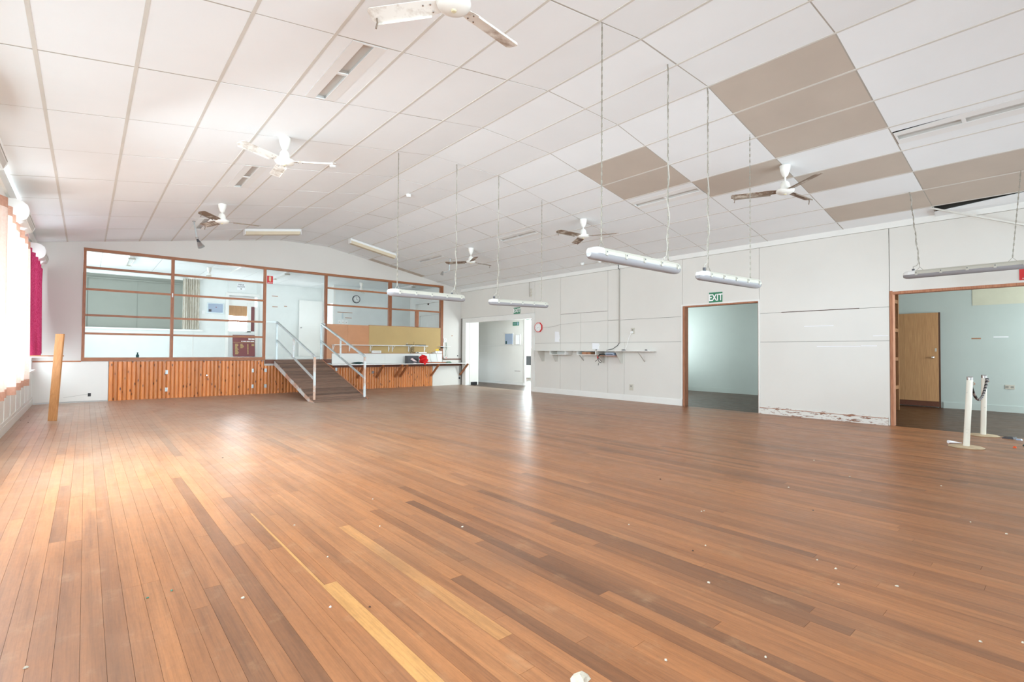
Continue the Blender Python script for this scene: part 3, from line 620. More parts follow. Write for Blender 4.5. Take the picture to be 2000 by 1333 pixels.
def build_stage_frame():
    y0, y1 = YS-0.02, YS+0.085
    fr = thing('timber_screen', (4.36, YS, 0.86), 'brown timber post and rail screen across the stage opening', 'screen')
    MB().box(-0.072, 8.793, y0, y1, 3.178, 3.235).build('top_rail', 'rail_timber', fr)
    MB().box(-0.072, 3.47, y0-0.012, y1, 0.855, 0.93).build('sill_rail', 'rail_timber', fr)
    for x0, x1, z0 in ((-0.072, -0.02, 0.86), (1.458, 1.517, 0.93), (3.418, 3.47, 0.93), (4.972, 5.03, 0.87), (6.885, 6.968, 1.85), (8.70, 8.793, 0.87)):
        MB().box(x0, x1, y0+0.002, y1-0.002, z0, 3.178).build('post', 'frame_timber', fr)
    MB().box(7.80, 7.893, y0+0.004, y1-0.01, 1.85, 2.35).build('post', 'frame_timber', fr)
    bays = [(-0.02, 1.458, (2.832, 2.372, 1.825, 1.438)), (1.517, 3.418, (2.832, 2.372, 1.825, 1.438)), (5.03, 6.885, (2.84, 2.375)), (6.968, 8.70, (2.84, 2.375))]
    for a, b, zs in bays:
        for z in zs: MB().box(a, b, y0+0.025, y1-0.02, z-0.022, z+0.022).build('cross_rail', 'rail_timber', fr)
    MB().box(1.475, 1.497, y0-0.006, y0+0.002, 2.31, 2.40).build('catch', 'paper', fr)
    # infill panels beside the ramp
    p = thing('infill_panel', (5.6, YS, 0.87), 'orange laminate panel beside the ramp below the screen', 'panel')
    MB().box(5.03, 5.62, YS-0.012, YS+0.02, 0.88, 1.845).build('sheet', 'laminate', p); MB().box(5.623, 6.255, YS-0.012, YS+0.02, 0.88, 1.845).build('sheet', 'laminate', p)
    p = thing('pinboard', (7.5, YS, 1.05), 'long beige pinboard panel above the white backboard', 'panel')
    MB().box(6.258, 8.70, YS-0.012, YS+0.02, 0.88, 1.85).build('board', 'pinboard', p)
    MB().box(6.258, 8.70, YS-0.016, YS+0.024, 1.85, 1.862).build('edge_strip', 'raw_timber', p)
build_stage_frame()

# ------------------------------------------------------------------ stage room
def build_stage_room():
    tag(MB().box(XL-0.1, 9.85, YS+0.1, 19.1, 0.70, ST).build('floor_stage', 'stage_room_wall'), 'pale stage floor behind the timber screen', 'floor', kind='structure')
    c = tag(MB().box(XL-0.2, 9.85, YS+0.1, 19.2, 3.475, 3.6).build('ceiling_stage_room', 'ceiling_bar'), 'white panelled ceiling of the room behind the screen', 'ceiling', kind='structure')
    xs = [-0.8, 0.27, 1.47, 2.67, 3.87, 5.07, 6.27, 7.47, 8.67, 9.75]; ys = [13.8, 15.0, 16.2, 17.4, 18.6, 19.0]
    for i in range(len(xs)-1):
        for j in range(len(ys)-1): MB().box(xs[i]+0.006, xs[i+1]-0.006, ys[j]+0.006, ys[j+1]-0.006, 3.458, 3.476).build('ceiling_panel', 'ceiling_white', c)
    MB().box(3.25, 3.29, 15.0, 16.9, 3.435, 3.458).build('cover_strip', 'white_metal', c)
    w = MB(); w.box(XL-0.1, 6.85, 19.0, 19.1, ST, 1.755); w.box(2.34, 3.62, 19.0, 19.1, 1.755, 3.46); w.box(4.55, 6.85, 19.0, 19.1, 1.755, 3.46); w.box(3.62, 4.55, 19.0, 19.1, 2.96, 3.46); w.box(XL-0.1, 2.34, 19.0, 19.1, 3.34, 3.46)
    wl = tag(w.build('wall_stage_room_back', 'stage_room_wall'), 'white back wall of the room behind the timber screen', 'wall', kind='structure')
    MB().box(4.62, 5.85, 18.992, 19.0, 0.9, 2.16).build('wall_sheet', 'stage_room_wall', wl); MB().box(4.62, 5.85, 18.992, 19.0, 2.164, 3.40).build('wall_sheet', 'stage_room_wall', wl)
    MB().box(2.62, 2.63, 18.985, 19.0, 0.95, 1.70).build('batten', 'wall_white', wl)
    for x0, x1, z in ((5.0, 5.2, 3.04), (5.02, 5.2, 2.66), (5.42, 5.52, 2.70)): MB().box(x0, x1, 18.988, 18.995, z-0.012, z+0.012).build('bare_mark', 'cardboard', wl)
    wn = thing('window_11', (0.77, 19.0, 1.75), 'long recess with a drawn grey blind in the stage room', 'window', kind='structure')
    MB().box(XL-0.1, 2.345, 19.07, 19.09, 1.75, 3.345).build('blind', 'blind_grey', wn)
    f = MB(); f.box(XL, 2.34, 19.02, 19.07, 3.20, 3.235); f.box(-0.03, 0.0, 19.03, 19.07, 1.755, 3.2); f.box(1.17, 1.175, 19.06, 19.07, 1.755, 3.2); f.build('frame', 'blind_grey', wn)
    MB().box(XL, 2.90, 18.93, 19.03, 1.705, 1.755).build('sill', 'trim_white', wn)
    MB().box(XL, 2.34, 18.95, 19.0, 3.34, 3.44).build('cornice', 'trim_white', wn)
    # left wall of the stage room, with its own window
    w = MB(); w.box(XL-0.1, XL, YS+0.1, 19.0, ST, 1.5); w.box(XL-0.1, XL, YS+0.1, 19.0, 3.1, 3.46); w.box(XL-0.1, XL, YS+0.1, 14.7, 1.5, 3.1); w.box(XL-0.1, XL, 18.1, 19.0, 1.5, 3.1)
    tag(w.build('wall_stage_room_left', 'stage_room_wall'), 'left wall of the stage room with a window', 'wall', kind='structure')
    cw = tag(MB().box(6.70, 9.85, 17.6, 17.7, ST, 3.46).build('wall_stage_room_clock', 'stage_room_wall'), 'pale wall carrying the round clock behind the screen', 'wall', kind='structure')
    MB().box(6.72, 9.74, 17.592, 17.6, 0.9, 2.235).build('wall_sheet', 'stage_room_wall', cw); MB().box(6.72, 9.74, 17.592, 17.6, 2.24, 3.44).build('wall_sheet', 'stage_room_wall', cw)
    MB().box(6.68, 6.74, 17.57, 17.60, ST, 3.44).build('corner_batten', 'trim_white', cw)
    for a, b, z in ((6.83, 7.38, 2.49), (7.12, 7.36, 2.30)): MB().box(a, b, 17.58, 17.592, z-0.01, z+0.01).build('bare_mark', 'cardboard', cw)
    MB().box(6.995, 7.035, 17.575, 17.592, 2.26, 2.46).build('bracket', 'galvanised', cw)
    tag(MB().box(9.75, 9.85, YS+0.1, 17.6, ST, 3.46).build('wall_stage_room_right', 'wall_white'), 'white right wall of the stage room', 'wall', kind='structure')
    MB().cyl((9.735, 16.2, 2.9), (9.75, 16.2, 2.9), 0.06, n=8).build('hole', 'dark_brown', bpy.data.objects['wall_stage_room_right'])
    d = thing('boarded_door', (9.74, 15.8, ST), 'white vertically boarded door at right behind the screen', 'door')
    for i in range(16): MB().box(9.715, 9.735, 15.05+i*0.106, 15.05+i*0.106+0.101, ST+0.005, 2.42).build('board', 'wall_white', d)
    f = MB(); f.box(9.70, 9.75, 16.75, 16.84, ST, 2.52); f.box(9.70, 9.75, 14.97, 15.045, ST, 2.52); f.box(9.70, 9.75, 15.045, 16.75, 2.45, 2.52); f.build('frame', 'trim_white', d)
    # side wall with a bright doorway
    w = MB(); w.box(6.80, 6.90, 18.45, 19.0, ST, 3.46); w.box(6.80, 6.90, 17.7, 18.45, 2.85, 3.46)
    tag(w.build('wall_stage_room_passage', 'wall_white'), 'short side wall with a bright doorway behind the screen', 'wall', kind='structure')
    wn = thing('window_12', (7.6, 18.3, ST), 'bright window seen through the passage doorway', 'window', kind='structure')
    MB().box(7.62, 7.65, 17.75, 18.9, 1.3, 2.6).build('pane', 'window_glow_soft', wn)
    f = MB(); f.box(7.60, 7.66, 17.70, 18.95, 2.6, 2.7); f.box(7.60, 7.66, 17.70, 18.95, 2.05, 2.1); f.box(7.60, 7.66, 17.7, 18.95, 0.87, 1.3); f.build('frame', 'trim_white', wn)
    # white flush door leaf
    d = thing('white_door', (6.37, 18.93, ST), 'plain white flush door behind the ramp', 'door')
    MB().box(5.93, 6.79, 18.93, 18.97, ST+0.01, 2.955).build('leaf', 'wall_white', d)
    k = MB(); k.cyl((5.99, 18.93, 1.94), (5.99, 18.87, 1.94), 0.014, n=10); k.cyl((5.99, 18.875, 1.94), (5.99, 18.85, 1.94), 0.032, 0.024, n=14); k.build('knob', 'chrome', d, smooth=True)
    # glazed back door
    d = thing('door_5', (4.08, 19.0, ST), 'white glazed back doorway with timber blind and bright pane', 'door', kind='structure')
    f = MB(); f.box(3.55, 3.65, 18.96, 19.1, ST, 2.96); f.box(4.46, 4.56, 18.96, 19.1, ST, 2.60); f.box(3.55, 4.60, 18.95, 19.1, 2.96, 3.05); f.build('frame', 'trim_white', d)
    f = MB(); f.box(3.58, 3.60, 18.975, 19.0, 3.05, 3.44); f.box(4.50, 4.53, 18.97, 19.0, 3.05, 3.44); f.box(3.60, 4.50, 18.985, 19.0, 3.07, 3.43); f.build('fanlight_board', 'stage_room_wall', d)
    MB().box(3.65, 4.22, 19.05, 19.08, 2.27, 2.62).build('timber_blind', 'door_veneer', d)
    MB().box(3.65, 4.46, 19.06, 19.09, 2.62, 2.96).build('upper_panel', 'wall_white', d)
    MB().box(3.65, 4.22, 19.06, 19.075, 1.73, 2.27).build('pane', 'window_glow', d)
    MB().box(4.22, 4.34, 19.0, 19.09, 1.72, 2.75).build('stile', 'trim_white', d)
    MB().box(4.34, 4.46, 19.06, 19.08, 1.72, 2.62).build('side_panel', 'maroon', d)
    MB().box(3.65, 4.46, 19.02, 19.09, 1.60, 1.73).build('mid_rail', 'trim_white', d)
    MB().box(3.65, 4.46, 19.05, 19.09, ST, 1.60).build('lower_panel', 'wall_white', d)
build_stage_room()

# things in the stage room
def stage_room_things():
    c = thing('patterned_curtain', (2.57, 18.9, 1.78), 'cream patterned curtain gathered beside the grey blind', 'curtain')
    MB().grid(lambda u, v: (2.33+0.46*u+0.012*math.sin(9*u), 18.93+0.03*math.sin(u*46)+0.008*math.sin(u*17+v*3), 1.775+1.63*v), 96, 10).build('drape', 'pattern_curtain', c, smooth=True, recalc=False)
    MB().cyl((2.28, 18.93, 3.40), (2.86, 18.93, 3.40), 0.012, n=8).build('rod', 'white_metal', c)
    p = thing('certificate', (3.257, 19.0, 2.5), 'framed blue-grey certificate on the stage room wall', 'picture')
    f = MB(); f.box(3.015, 3.50, 18.965, 18.997, 2.64, 2.67); f.box(3.015, 3.50, 18.965, 18.997, 2.325, 2.355); f.box(3.015, 3.045, 18.965, 18.997, 2.355, 2.64); f.box(3.47, 3.50, 18.965, 18.997, 2.355, 2.64); f.build('frame', 'galvanised', p)
    MB().box(3.045, 3.47, 18.975, 18.992, 2.355, 2.64).build('print', 'blue_grey', p)
    MB().box(3.06, 3.14, 18.972, 18.976, 2.37, 2.45).build('seal', 'dark_grey', p); MB().box(3.26, 3.29, 18.972, 18.976, 2.51, 2.54).build('crest', 'maroon', p)
    MB().box(3.05, 3.465, 18.972, 18.976, 2.58, 2.636).build('banner', 'dark_grey', p).data.materials[0] = MATS['blue_grey']
    s = tag(MB().box(2.87, 2.95, 18.98, 18.999, 2.29, 2.40).build('light_switch', 'white_metal', origin=(2.91, 18.99, 2.345)), 'small white switch left of the framed certificate', 'switch')
    p = thing('paper_notice', (4.01, 18.98, 3.28), 'white paper sign with black letters over the back doorway', 'sign')
    MB().box(3.89, 4.135, 18.979, 18.984, 3.16, 3.39).build('sheet', 'paper', p)
    text('MENS', 0.075, (4.012, 18.977, 3.345), 'stage', 'black', p); text('ROOM', 0.075, (4.012, 18.977, 3.275), 'stage', 'black', p); text('&', 0.075, (4.012, 18.977, 3.205), 'stage', 'black', p)
    b = thing('honour_board', (4.12, 18.9, ST), 'maroon honour board with gold names leaning under the back door', 'board')
    MB().prism([(3.79, 18.86, ST+0.01), (4.455, 18.86, ST+0.01), (4.455, 18.94, 1.62), (3.775, 18.94, 1.62), (3.775, 18.865, ST+0.06)], (0, 0.025, 0)).build('panel', 'maroon', b)
    yy = lambda z: 18.858+0.08*(z-0.88)/0.74
    def strip(x0, x1, z0, z1, m, n): MB().prism([(x0, yy(z0)-0.004, z0), (x1, yy(z0)-0.004, z0), (x1, yy(z1)-0.004, z1), (x0, yy(z1)-0.004, z1)], (0, 0.004, 0)).build(n, m, b)
    strip(3.78, 4.45, 1.36, 1.368, 'gold', 'rule')
    for a, bb in ((4.03, 4.07), (4.085, 4.18), (4.195, 4.30), (4.315, 4.43)): strip(a, bb, 1.39, 1.42, 'text_white', 'lettering')
    for a, bb in ((4.25, 4.33), (4.345, 4.44)): strip(a, bb, 1.46, 1.51, 'text_white', 'lettering')
    for i in range(14):
        strip(3.84, 3.84+random.uniform(0.07, 0.12), 1.30-i*0.026, 1.315-i*0.026, 'gold', 'name_line')
        if i < 6: strip(4.0, 4.0+random.uniform(0.06, 0.16), 1.30-i*0.026, 1.315-i*0.026, 'gold', 'name_line')
        strip(4.215, 4.25, 1.30-i*0.026, 1.315-i*0.026, 'gold', 'name_line')
        if i < 3: strip(4.35, 4.43, 1.30-i*0.026, 1.315-i*0.026, 'gold', 'name_line')
    c = thing('wall_clock', (7.518, 17.59, 3.0), 'round black-rimmed clock on the wall behind the screen', 'clock')
    MB().cyl((7.518, 17.591, 3.0), (7.518, 17.55, 3.0), 0.145, n=28).build('case', 'dark_grey', c, smooth=True)
    MB().cyl((7.518, 17.552, 3.0), (7.518, 17.546, 3.0), 0.118, n=28).build('dial', 'clock_face', c)
    for i in range(12):
        a = i*math.pi/6; s_, c_ = math.sin(a), math.cos(a)
        MB().bar((7.518+0.085*s_, 17.545, 3.0+0.085*c_), (7.518+0.108*s_, 17.545, 3.0+0.108*c_), 0.012, 0.003, (0, 1, 0)).build('hour_mark', 'black', c)
    MB().bar((7.518, 17.543, 2.99), (7.516, 17.543, 3.09), 0.009, 0.003, (0, 1, 0)).build('hand', 'black', c); MB().bar((7.518, 17.543, 3.0), (7.565, 17.543, 2.965), 0.011, 0.003, (0, 1, 0)).build('hand', 'black', c)
    for i, x in enumerate((6.895, 7.03, 7.155)):
        s = thing('switch_plate', (x, 17.59, 2.13), 'white switch plate below the broken shelf bracket, %s of three' % ('leftmost', 'middle', 'rightmost')[i], 'switch', 'switch plates on the stage room wall')
        MB().box(x-0.05, x+0.05, 17.575, 17.591, 2.05, 2.21).build('plate', 'white_metal', s); MB().box(x-0.015, x+0.015, 17.568, 17.575, 2.11, 2.15).build('rocker', 'socket_beige', s)
    for x, lab in ((0.84, 'leftmost'), (4.552, 'middle'), (8.82, 'rightmost')):
        b = thing('batten_light', (x, 16.36, 3.455), 'fluorescent batten on the stage room ceiling, %s of three' % lab, 'light fitting', 'stage room batten lights')
        MB().box(x-0.04, x+0.04, 15.66, 17.06, 3.41, 3.457).build('body', 'white_metal', b)
        for dx in (-0.055, 0.055): MB().cyl((x+dx, 15.70, 3.385), (x+dx, 17.02, 3.385), 0.014, n=8).build('tube', 'light_cap', b, smooth=True)
        for y in (15.68, 17.04): MB().box(x-0.075, x+0.075, y-0.015, y+0.015, 3.37, 3.41).build('lampholder', 'light_body', b)
    g = thing('green_bottle', (0.87, 13.71, 0.93), 'small dark green bottle standing on the stage sill', 'bottle')
    MB().lathe([(0.026, 0), (0.028, 0.01), (0.028, 0.05), (0.012, 0.075), (0.012, 0.095)], (0.87, 13.71, 0.931), 12).build('body', 'teal', g, smooth=True); MB().lathe([(0.014, 0), (0.014, 0.015)], (0.87, 13.71, 1.026), 10).build('cap', 'teal', g)
stage_room_things()

# ------------------------------------------------------------------ access ramp with handrails
def build_ramp():
    xa, xb, yt, yb, zt = 3.69, 4.885, 13.66, 10.76, 0.862
    r = thing('access_ramp', (4.29, 12.2, 0), 'timber-decked access ramp with galvanised handrails up to the stage', 'ramp')
    n = 26; dy = (yt-yb)/n; sl = (zt-0.03)/(yt-yb)
    for i in range(n):
        y0 = yb+i*dy; y1 = y0+dy-0.014; z0 = 0.03+(y0-yb)*sl; z1 = 0.03+(y1-yb)*sl; e = random.uniform(-0.012, 0.012)
        MB().prism([(xa+e, y0, z0), (xb+e*0.5, y0, z0), (xb+e*0.5, y1, z1), (xa+e, y1, z1)], (0, 0, -0.026)).build('deck_board', 'ramp_board', r)
    for x in (xa-0.014, xb-0.035):
        MB().prism([(x, yb-0.02, 0.0), (x, yb+0.30, 0.0), (x, yt, zt-0.145), (x, yt, zt-0.032), (x, yb-0.02, 0.0)][:4], (0.025, 0, 0)).build('stringer', 'galvanised_rust', r)
    MB().bar((xb+0.004, yb, 0.03), (xb+0.004, yt, zt), 0.012, 0.03).build('edge_angle', 'raw_timber', r)
    for x, far in ((3.735, 3.47), (4.868, 4.972)):
        yf, yt2, zf, zt2 = 10.855, 13.665, 0.985, 1.835
        b = MB(); b.bar((x, yf, 0.0), (x, yf, zf-0.02), 0.042, 0.042, (0, 1, 0)); b.build('foot_post', 'galvanised_rust', r)
        MB().bar((x, yf, zf-0.03), (x, yf+0.03, zf), 0.042, 0.04, (1, 0, 0)).bar((x, yf+0.012, zf), (x, yt2, zt2), 0.04, 0.04).build('handrail', 'galvanised', r)
        MB().bar((x, yf, 0.485), (x, yt2, 1.365), 0.034, 0.034).build('mid_rail', 'galvanised', r)
        MB().bar((x, 12.3, 0.945), (x, 12.3, 1.41), 0.034, 0.034, (0, 1, 0)).build('mid_post', 'galvanised_rust', r)
        MB().bar((x, yt2+0.01, 0.872), (x, yt2+0.01, zt2), 0.038, 0.038, (0, 1, 0)).build('top_post', 'galvanised', r)
        MB().bar((x, yt2+0.01, zt2-0.004), (far, yt2+0.01, zt2-0.004), 0.034, 0.034).build('return_rail', 'galvanised', r)
    MB().box(4.84, 4.94, 10.80, 10.93, 0.0, 0.035).build('foot_block', 'raw_timber', r)
build_ramp()

# ------------------------------------------------------------------ bench, shelves and clutter right of the ramp
def build_bench():
    y0 = 13.16
    d = thing('wall_bench', (7.25, 13.43, 0.735), 'long white wall bench on timber brackets under the pinboard', 'bench')
    MB().box(4.99, 9.475, y0, YS-0.014, 0.718, 0.735).build('top', 'white_laminate', d)
    MB().box(4.99, 9.475, y0-0.008, y0, 0.714, 0.735).build('edge_strip', 'wall_white', d)
    MB().box(5.20, 9.475, YS-0.085, YS-0.04, 0.635, 0.717).build('wall_rail', 'dark_rail', d)
    for x in (9.44, 8.34, 7.25, 7.085, 6.48, 5.90): MB().bar((x, y0+0.03, 0.70), (x, YS-0.055, 0.33), 0.045, 0.05).build('brace', 'rail_timber', d)
    b = thing('backboard', (6.95, YS-0.05, 0.736), 'white backboard standing along the wall bench', 'board')
    for x0, x1 in ((5.165, 6.75), (6.753, 8.0), (8.003, 8.742)): MB().box(x0, x1, YS-0.05, YS-0.014, 0.7365 if x0 < 8 else 0.762, 1.030).build('sheet', 'white_laminate', b)
    MB().box(5.165, 8.742, YS-0.06, YS-0.013, 1.031, 1.040).build('capping', 'raw_timber', b)
    MB().box(7.9, 8.95, YS-0.10, YS-0.05, 0.736, 0.758).build('batten', 'rail_timber', b)
    s = thing('narrow_shelf', (6.65, YS-0.1, 1.26), 'narrow white shelf on metal brackets against the pinboard', 'shelf')
    MB().box(5.165, 8.13, YS-0.21, YS-0.013, 1.258, 1.278).build('board', 'white_laminate', s)
    for x in (5.20, 5.67, 6.30, 6.88, 7.00, 7.55, 8.10):
        k = MB(); k.box(x-0.012, x+0.012, YS-0.020, YS-0.0125, 1.09, 1.257); k.box(x-0.012, x+0.012, YS-0.18, YS-0.0205, 1.250, 1.257); k.bar((x, YS-0.022, 1.12), (x, YS-0.14, 1.248), 0.008, 0.012); k.build('bracket', 'white_metal', s)
    s = thing('stub_shelf', (8.78, YS-0.1, 1.255), 'short white stub of shelf by the right screen post', 'shelf')
    MB().box(8.585, 8.97, YS-0.2, YS-0.021, 1.252, 1.270).build('board', 'white_laminate', s); MB().box(8.72, 8.75, YS-0.12, YS-0.021, 1.20, 1.251).build('bracket', 'dark_grey', s)
    def thing_box(name, x0, x1, ya, yb, z0, z1, mat, label, cat, extra=None):
        o = thing(name, ((x0+x1)/2, (ya+yb)/2, z0), label, cat); m = MB().box(x0, x1, ya, yb, z0, z1).build('body', mat, o)
        bv = m.modifiers.new('bevel', 'BEVEL'); bv.width = 0.006; bv.segments = 2
        if extra: extra(o)
        return o
    def sock(o):
        x, y, z = o['_o']
        for i in (-1, 0, 1): MB().box(x+i*0.07-0.015, x+i*0.07+0.015, y-0.026, y-0.021, z+0.012, z+0.03).build('outlet', 'dark_grey', o)
    thing_box('white_carton', 6.30, 6.575, YS-0.16, YS-0.062, 1.041, 1.115, 'paper', 'long low white carton on the backboard ledge', 'carton', lambda o: MB().box(6.32, 6.55, YS-0.162, YS-0.16, 1.06, 1.095).build('label', 'socket_beige', o))
    thing_box('plug_adapter', 7.74, 7.845, YS-0.14, YS-0.07, 1.041, 1.085, 'socket_beige', 'beige plug adapter on the ledge behind the red cloth', 'adapter', lambda o: MB().box(7.77, 7.82, YS-0.143, YS-0.14, 1.05, 1.075).build('switch', 'dark_grey', o))
    thing_box('power_board', 7.855, 8.125, YS-0.13, YS-0.07, 1.041, 1.078, 'white_metal', 'white power board above the red cloth', 'power board', sock)
    thing_box('small_adapter', 8.34, 8.43, YS-0.13, YS-0.07, 1.041, 1.078, 'socket_beige', 'small white plug near the right end of the ledge', 'adapter', lambda o: MB().box(8.37, 8.40, YS-0.133, YS-0.13, 1.05, 1.07).build('switch', 'dark_grey', o))
    thing_box('junction_box', 8.45, 8.69, YS-0.13, YS-0.07, 1.041, 1.11, 'white_metal', 'white junction box at the right end of the ledge', 'box', lambda o: MB().box(8.50, 8.53, YS-0.133, YS-0.13, 1.05, 1.10).build('cover', 'socket_beige', o))
    t = thing('yellow_tag', (8.58, YS-0.02, 1.15), 'bright yellow tag stuck on the pinboard end', 'tag'); MB().box(8.52, 8.64, YS-0.018, YS-0.0125, 1.118, 1.18).build('card', 'yellow', t); MB().cyl((8.67, YS-0.021, 1.165), (8.67, YS-0.04, 1.165), 0.02, n=10).build('pin', 'dark_grey', t)
    thing_box('black_router', 7.43, 7.60, YS-0.18, YS-0.06, 1.279, 1.305, 'black', 'black router lying on the narrow shelf, left', 'router', lambda o: [MB().bar((7.46, YS-0.08, 1.30), (7.50, YS-0.06, 1.36), 0.006, 0.006).build('antenna', 'white_metal', o), MB().bar((7.42, YS-0.08, 1.30), (7.45, YS-0.06, 1.35), 0.006, 0.006).build('antenna', 'white_metal', o)])
    thing_box('modem', 7.74, 8.06, YS-0.19, YS-0.05, 1.279, 1.307, 'dark_grey', 'flat grey modem at the right end of the narrow shelf', 'modem', lambda o: MB().box(7.742, 7.86, YS-0.194, YS-0.19, 1.285, 1.303).build('front', 'black', o))
    cbl = thing('cable_tangle', (7.68, YS-0.1, 1.10), 'dark looped cables hanging from the narrow shelf', 'cable')
    for k in range(4):
        a = random.uniform(0.05, 0.10); pts = [(7.56+0.10*t+0.10*a*10*math.sin(math.pi*t)*(0.6 if k % 2 else -0.5), YS-0.08-0.02*k, 1.26-0.22*math.sin(math.pi*t*(0.9+0.1*k))-0.0*t) for t in [i/14 for i in range(15)]]
        MB().tube(pts, 0.004, 5).build('cable', 'cable_dark', cbl, smooth=True)
    bx = thing('grey_box', (7.52, 13.42, 0.736), 'open dark grey box on the bench beside the red cloth', 'box')
    q = MB(); q.box(7.335, 7.71, 13.50, 13.515, 0.736, 0.965); q.box(7.335, 7.35, 13.34, 13.50, 0.736, 0.965); q.box(7.695, 7.71, 13.34, 13.50, 0.736, 0.965); q.box(7.35, 7.695, 13.34, 13.50, 0.736, 0.745); q.box(7.35, 7.695, 13.34, 13.352, 0.745, 0.95); q.build('shell', 'dark_grey', bx)
    sh = thing('pale_shoe', (7.5, 13.31, 0.75), 'pale pink and black slipper leaning on the grey box', 'slipper')
    MB().prism([(7.41, 13.325, 0.86), (7.46, 13.325, 0.90), (7.60, 13.325, 0.82), (7.62, 13.325, 0.79), (7.52, 13.325, 0.80)], (0, -0.02, 0)).build('sole', 'pink', sh)
    MB().prism([(7.50, 13.304, 0.90), (7.62, 13.304, 0.87), (7.66, 13.304, 0.80), (7.58, 13.304, 0.82)], (0, -0.015, 0)).build('upper', 'black', sh)
    MB().prism([(7.48, 13.29, 0.738), (7.58, 13.29, 0.738), (7.56, 13.29, 0.755), (7.50, 13.29, 0.757)], (0, -0.05, 0)).build('toe', 'pink', sh)
    # crumpled red cloth hanging over the bench edge
    rnd = random.Random(3)
    def crumple(cx, cy, cz, rx, ry, rz, n, m, amp, seed):
        rr = random.Random(seed); ph = [(rr.uniform(0, 6.28), rr.choice((2, 3, 4, 5)), rr.choice((1, 2, 3))) for _ in range(6)]
        def fn(u, v):
            a = 2*math.pi*u; t = math.pi*v; k = 1+amp*sum(math.sin(p+f*a+g*t*2) for p, f, g in ph)/3
            return (cx+rx*k*math.cos(a)*math.sin(t), cy+ry*k*math.sin(a)*math.sin(t), cz+rz*k*math.cos(t))
        return MB().grid(fn, n, m)
    c = thing('red_cloth', (7.83, 13.3, 0.736), 'crumpled bright red cloth on the bench edge', 'cloth')
    crumple(7.845, 13.29, 0.858, 0.13, 0.10, 0.115, 28, 18, 0.30, 5).build('bundle', 'red_cloth', c, smooth=False)
    MB().prism([(7.76, 13.25, 0.92), (7.80, 13.30, 1.01), (7.86, 13.28, 0.95)], (0.01, 0.05, 0)).build('fold', 'red_cloth', c)
    MB().prism([(7.88, 13.22, 0.80), (8.0, 13.22, 0.742), (7.84, 13.22, 0.742)], (0.0, 0.06, 0)).build('fold', 'red_cloth', c)
    MB().prism([(7.79, 13.14, 0.70), (7.83, 13.145, 0.685), (7.86, 13.15, 0.78), (7.76, 13.15, 0.78)], (0.0, 0.012, 0)).build('hanging_corner', 'red_cloth', c)
    c = thing('green_cloth', (5.8, 13.35, 0.736), 'folded dark green cloth on the bench behind the handrail', 'cloth')
    crumple(5.79, 13.35, 0.765, 0.16, 0.11, 0.026, 24, 12, 0.16, 9).build('bundle', 'teal', c, smooth=True)
    s = thing('switch_box', (8.83, YS-0.02, 1.45), 'white switch box with green cables beside the screen post', 'switch box')
    MB().box(8.80, 8.905, YS-0.05, YS, 1.40, 1.52).build('box', 'white_metal', s); MB().box(8.83, 8.88, YS-0.055, YS-0.05, 1.49, 1.50).build('slot', 'teal', s); MB().box(8.83, 8.87, YS-0.054, YS-0.05, 1.43, 1.46).build('switch', 'blue_grey', s)
    MB().tube([(8.895, YS-0.04, 1.40), (8.90, YS-0.05, 1.2), (8.86, YS-0.05, 1.05), (8.88, YS-0.05, 0.95)], 0.006, 5).build('cable', 'cable_green', s, smooth=True)
    MB().tube([(8.90, YS-0.04, 1.40), (8.91, YS-0.06, 1.2), (8.92, YS-0.05, 1.02), (8.95, YS-0.05, 0.93)], 0.005, 5).build('cable', 'cable_grey', s, smooth=True)
    MB().box(8.81, 8.85, YS-0.012, YS, 0.99, 1.39).build('conduit', 'wall_white', s)
    t = thing('socket_cluster', (8.85, YS-0.06, 0.87), 'white plug cluster with a red dot above the bench corner', 'plug')
    MB().lathe([(0.05, 0), (0.055, 0.02), (0.045, 0.05), (0.02, 0.06)], (8.85, YS-0.062, 0.872), 14).build('body', 'white_metal', t, smooth=True); MB().cyl((8.85, YS-0.11, 0.90), (8.85, YS-0.118, 0.90), 0.018, n=10).build('button', 'red_paint', t)
    t = thing('green_cable', (8.95, YS-0.12, 0.736), 'coil of green cable on the right end of the bench', 'cable')
    for k in range(3): MB().tube([(8.94+0.10*(1-0.15*k)*math.cos(a), YS-0.14+0.07*math.sin(a), 0.742+0.012*k+0.006*math.sin(2*a)) for a in [i*math.pi/9 for i in range(18)]], 0.0055, 5).build('loop', 'cable_green', t, smooth=True)
    t = thing('black_power_cord', (9.47, YS-0.02, 0.2), 'thin black cord and plug hanging in the stage corner', 'cord')
    MB().tube([(9.44, YS-0.02, 0.62), (9.445, YS-0.02, 0.45), (9.44, YS-0.025, 0.25)], 0.004, 5).build('cord', 'cable_dark', t); MB().box(9.42, 9.46, YS-0.045, YS-0.0125, 0.19, 0.25).build('plug', 'black', t)
    for i, (px, z0) in enumerate(((8.29, 1.04), (8.54, 1.045))):
        t = thing('lead', (px, YS-0.07, 0.76), 'thin white lead hanging down the backboard, %s one' % ('left', 'right')[i], 'cord', 'white leads on the backboard'); MB().tube([(px-0.03, YS-0.065, z0+0.004), (px-0.02, YS-0.066, z0-0.02), (px, YS-0.058, 0.9), (px+0.05, YS-0.06, 0.765)], 0.003, 5).build('wire', 'cable_grey', t)
build_bench()

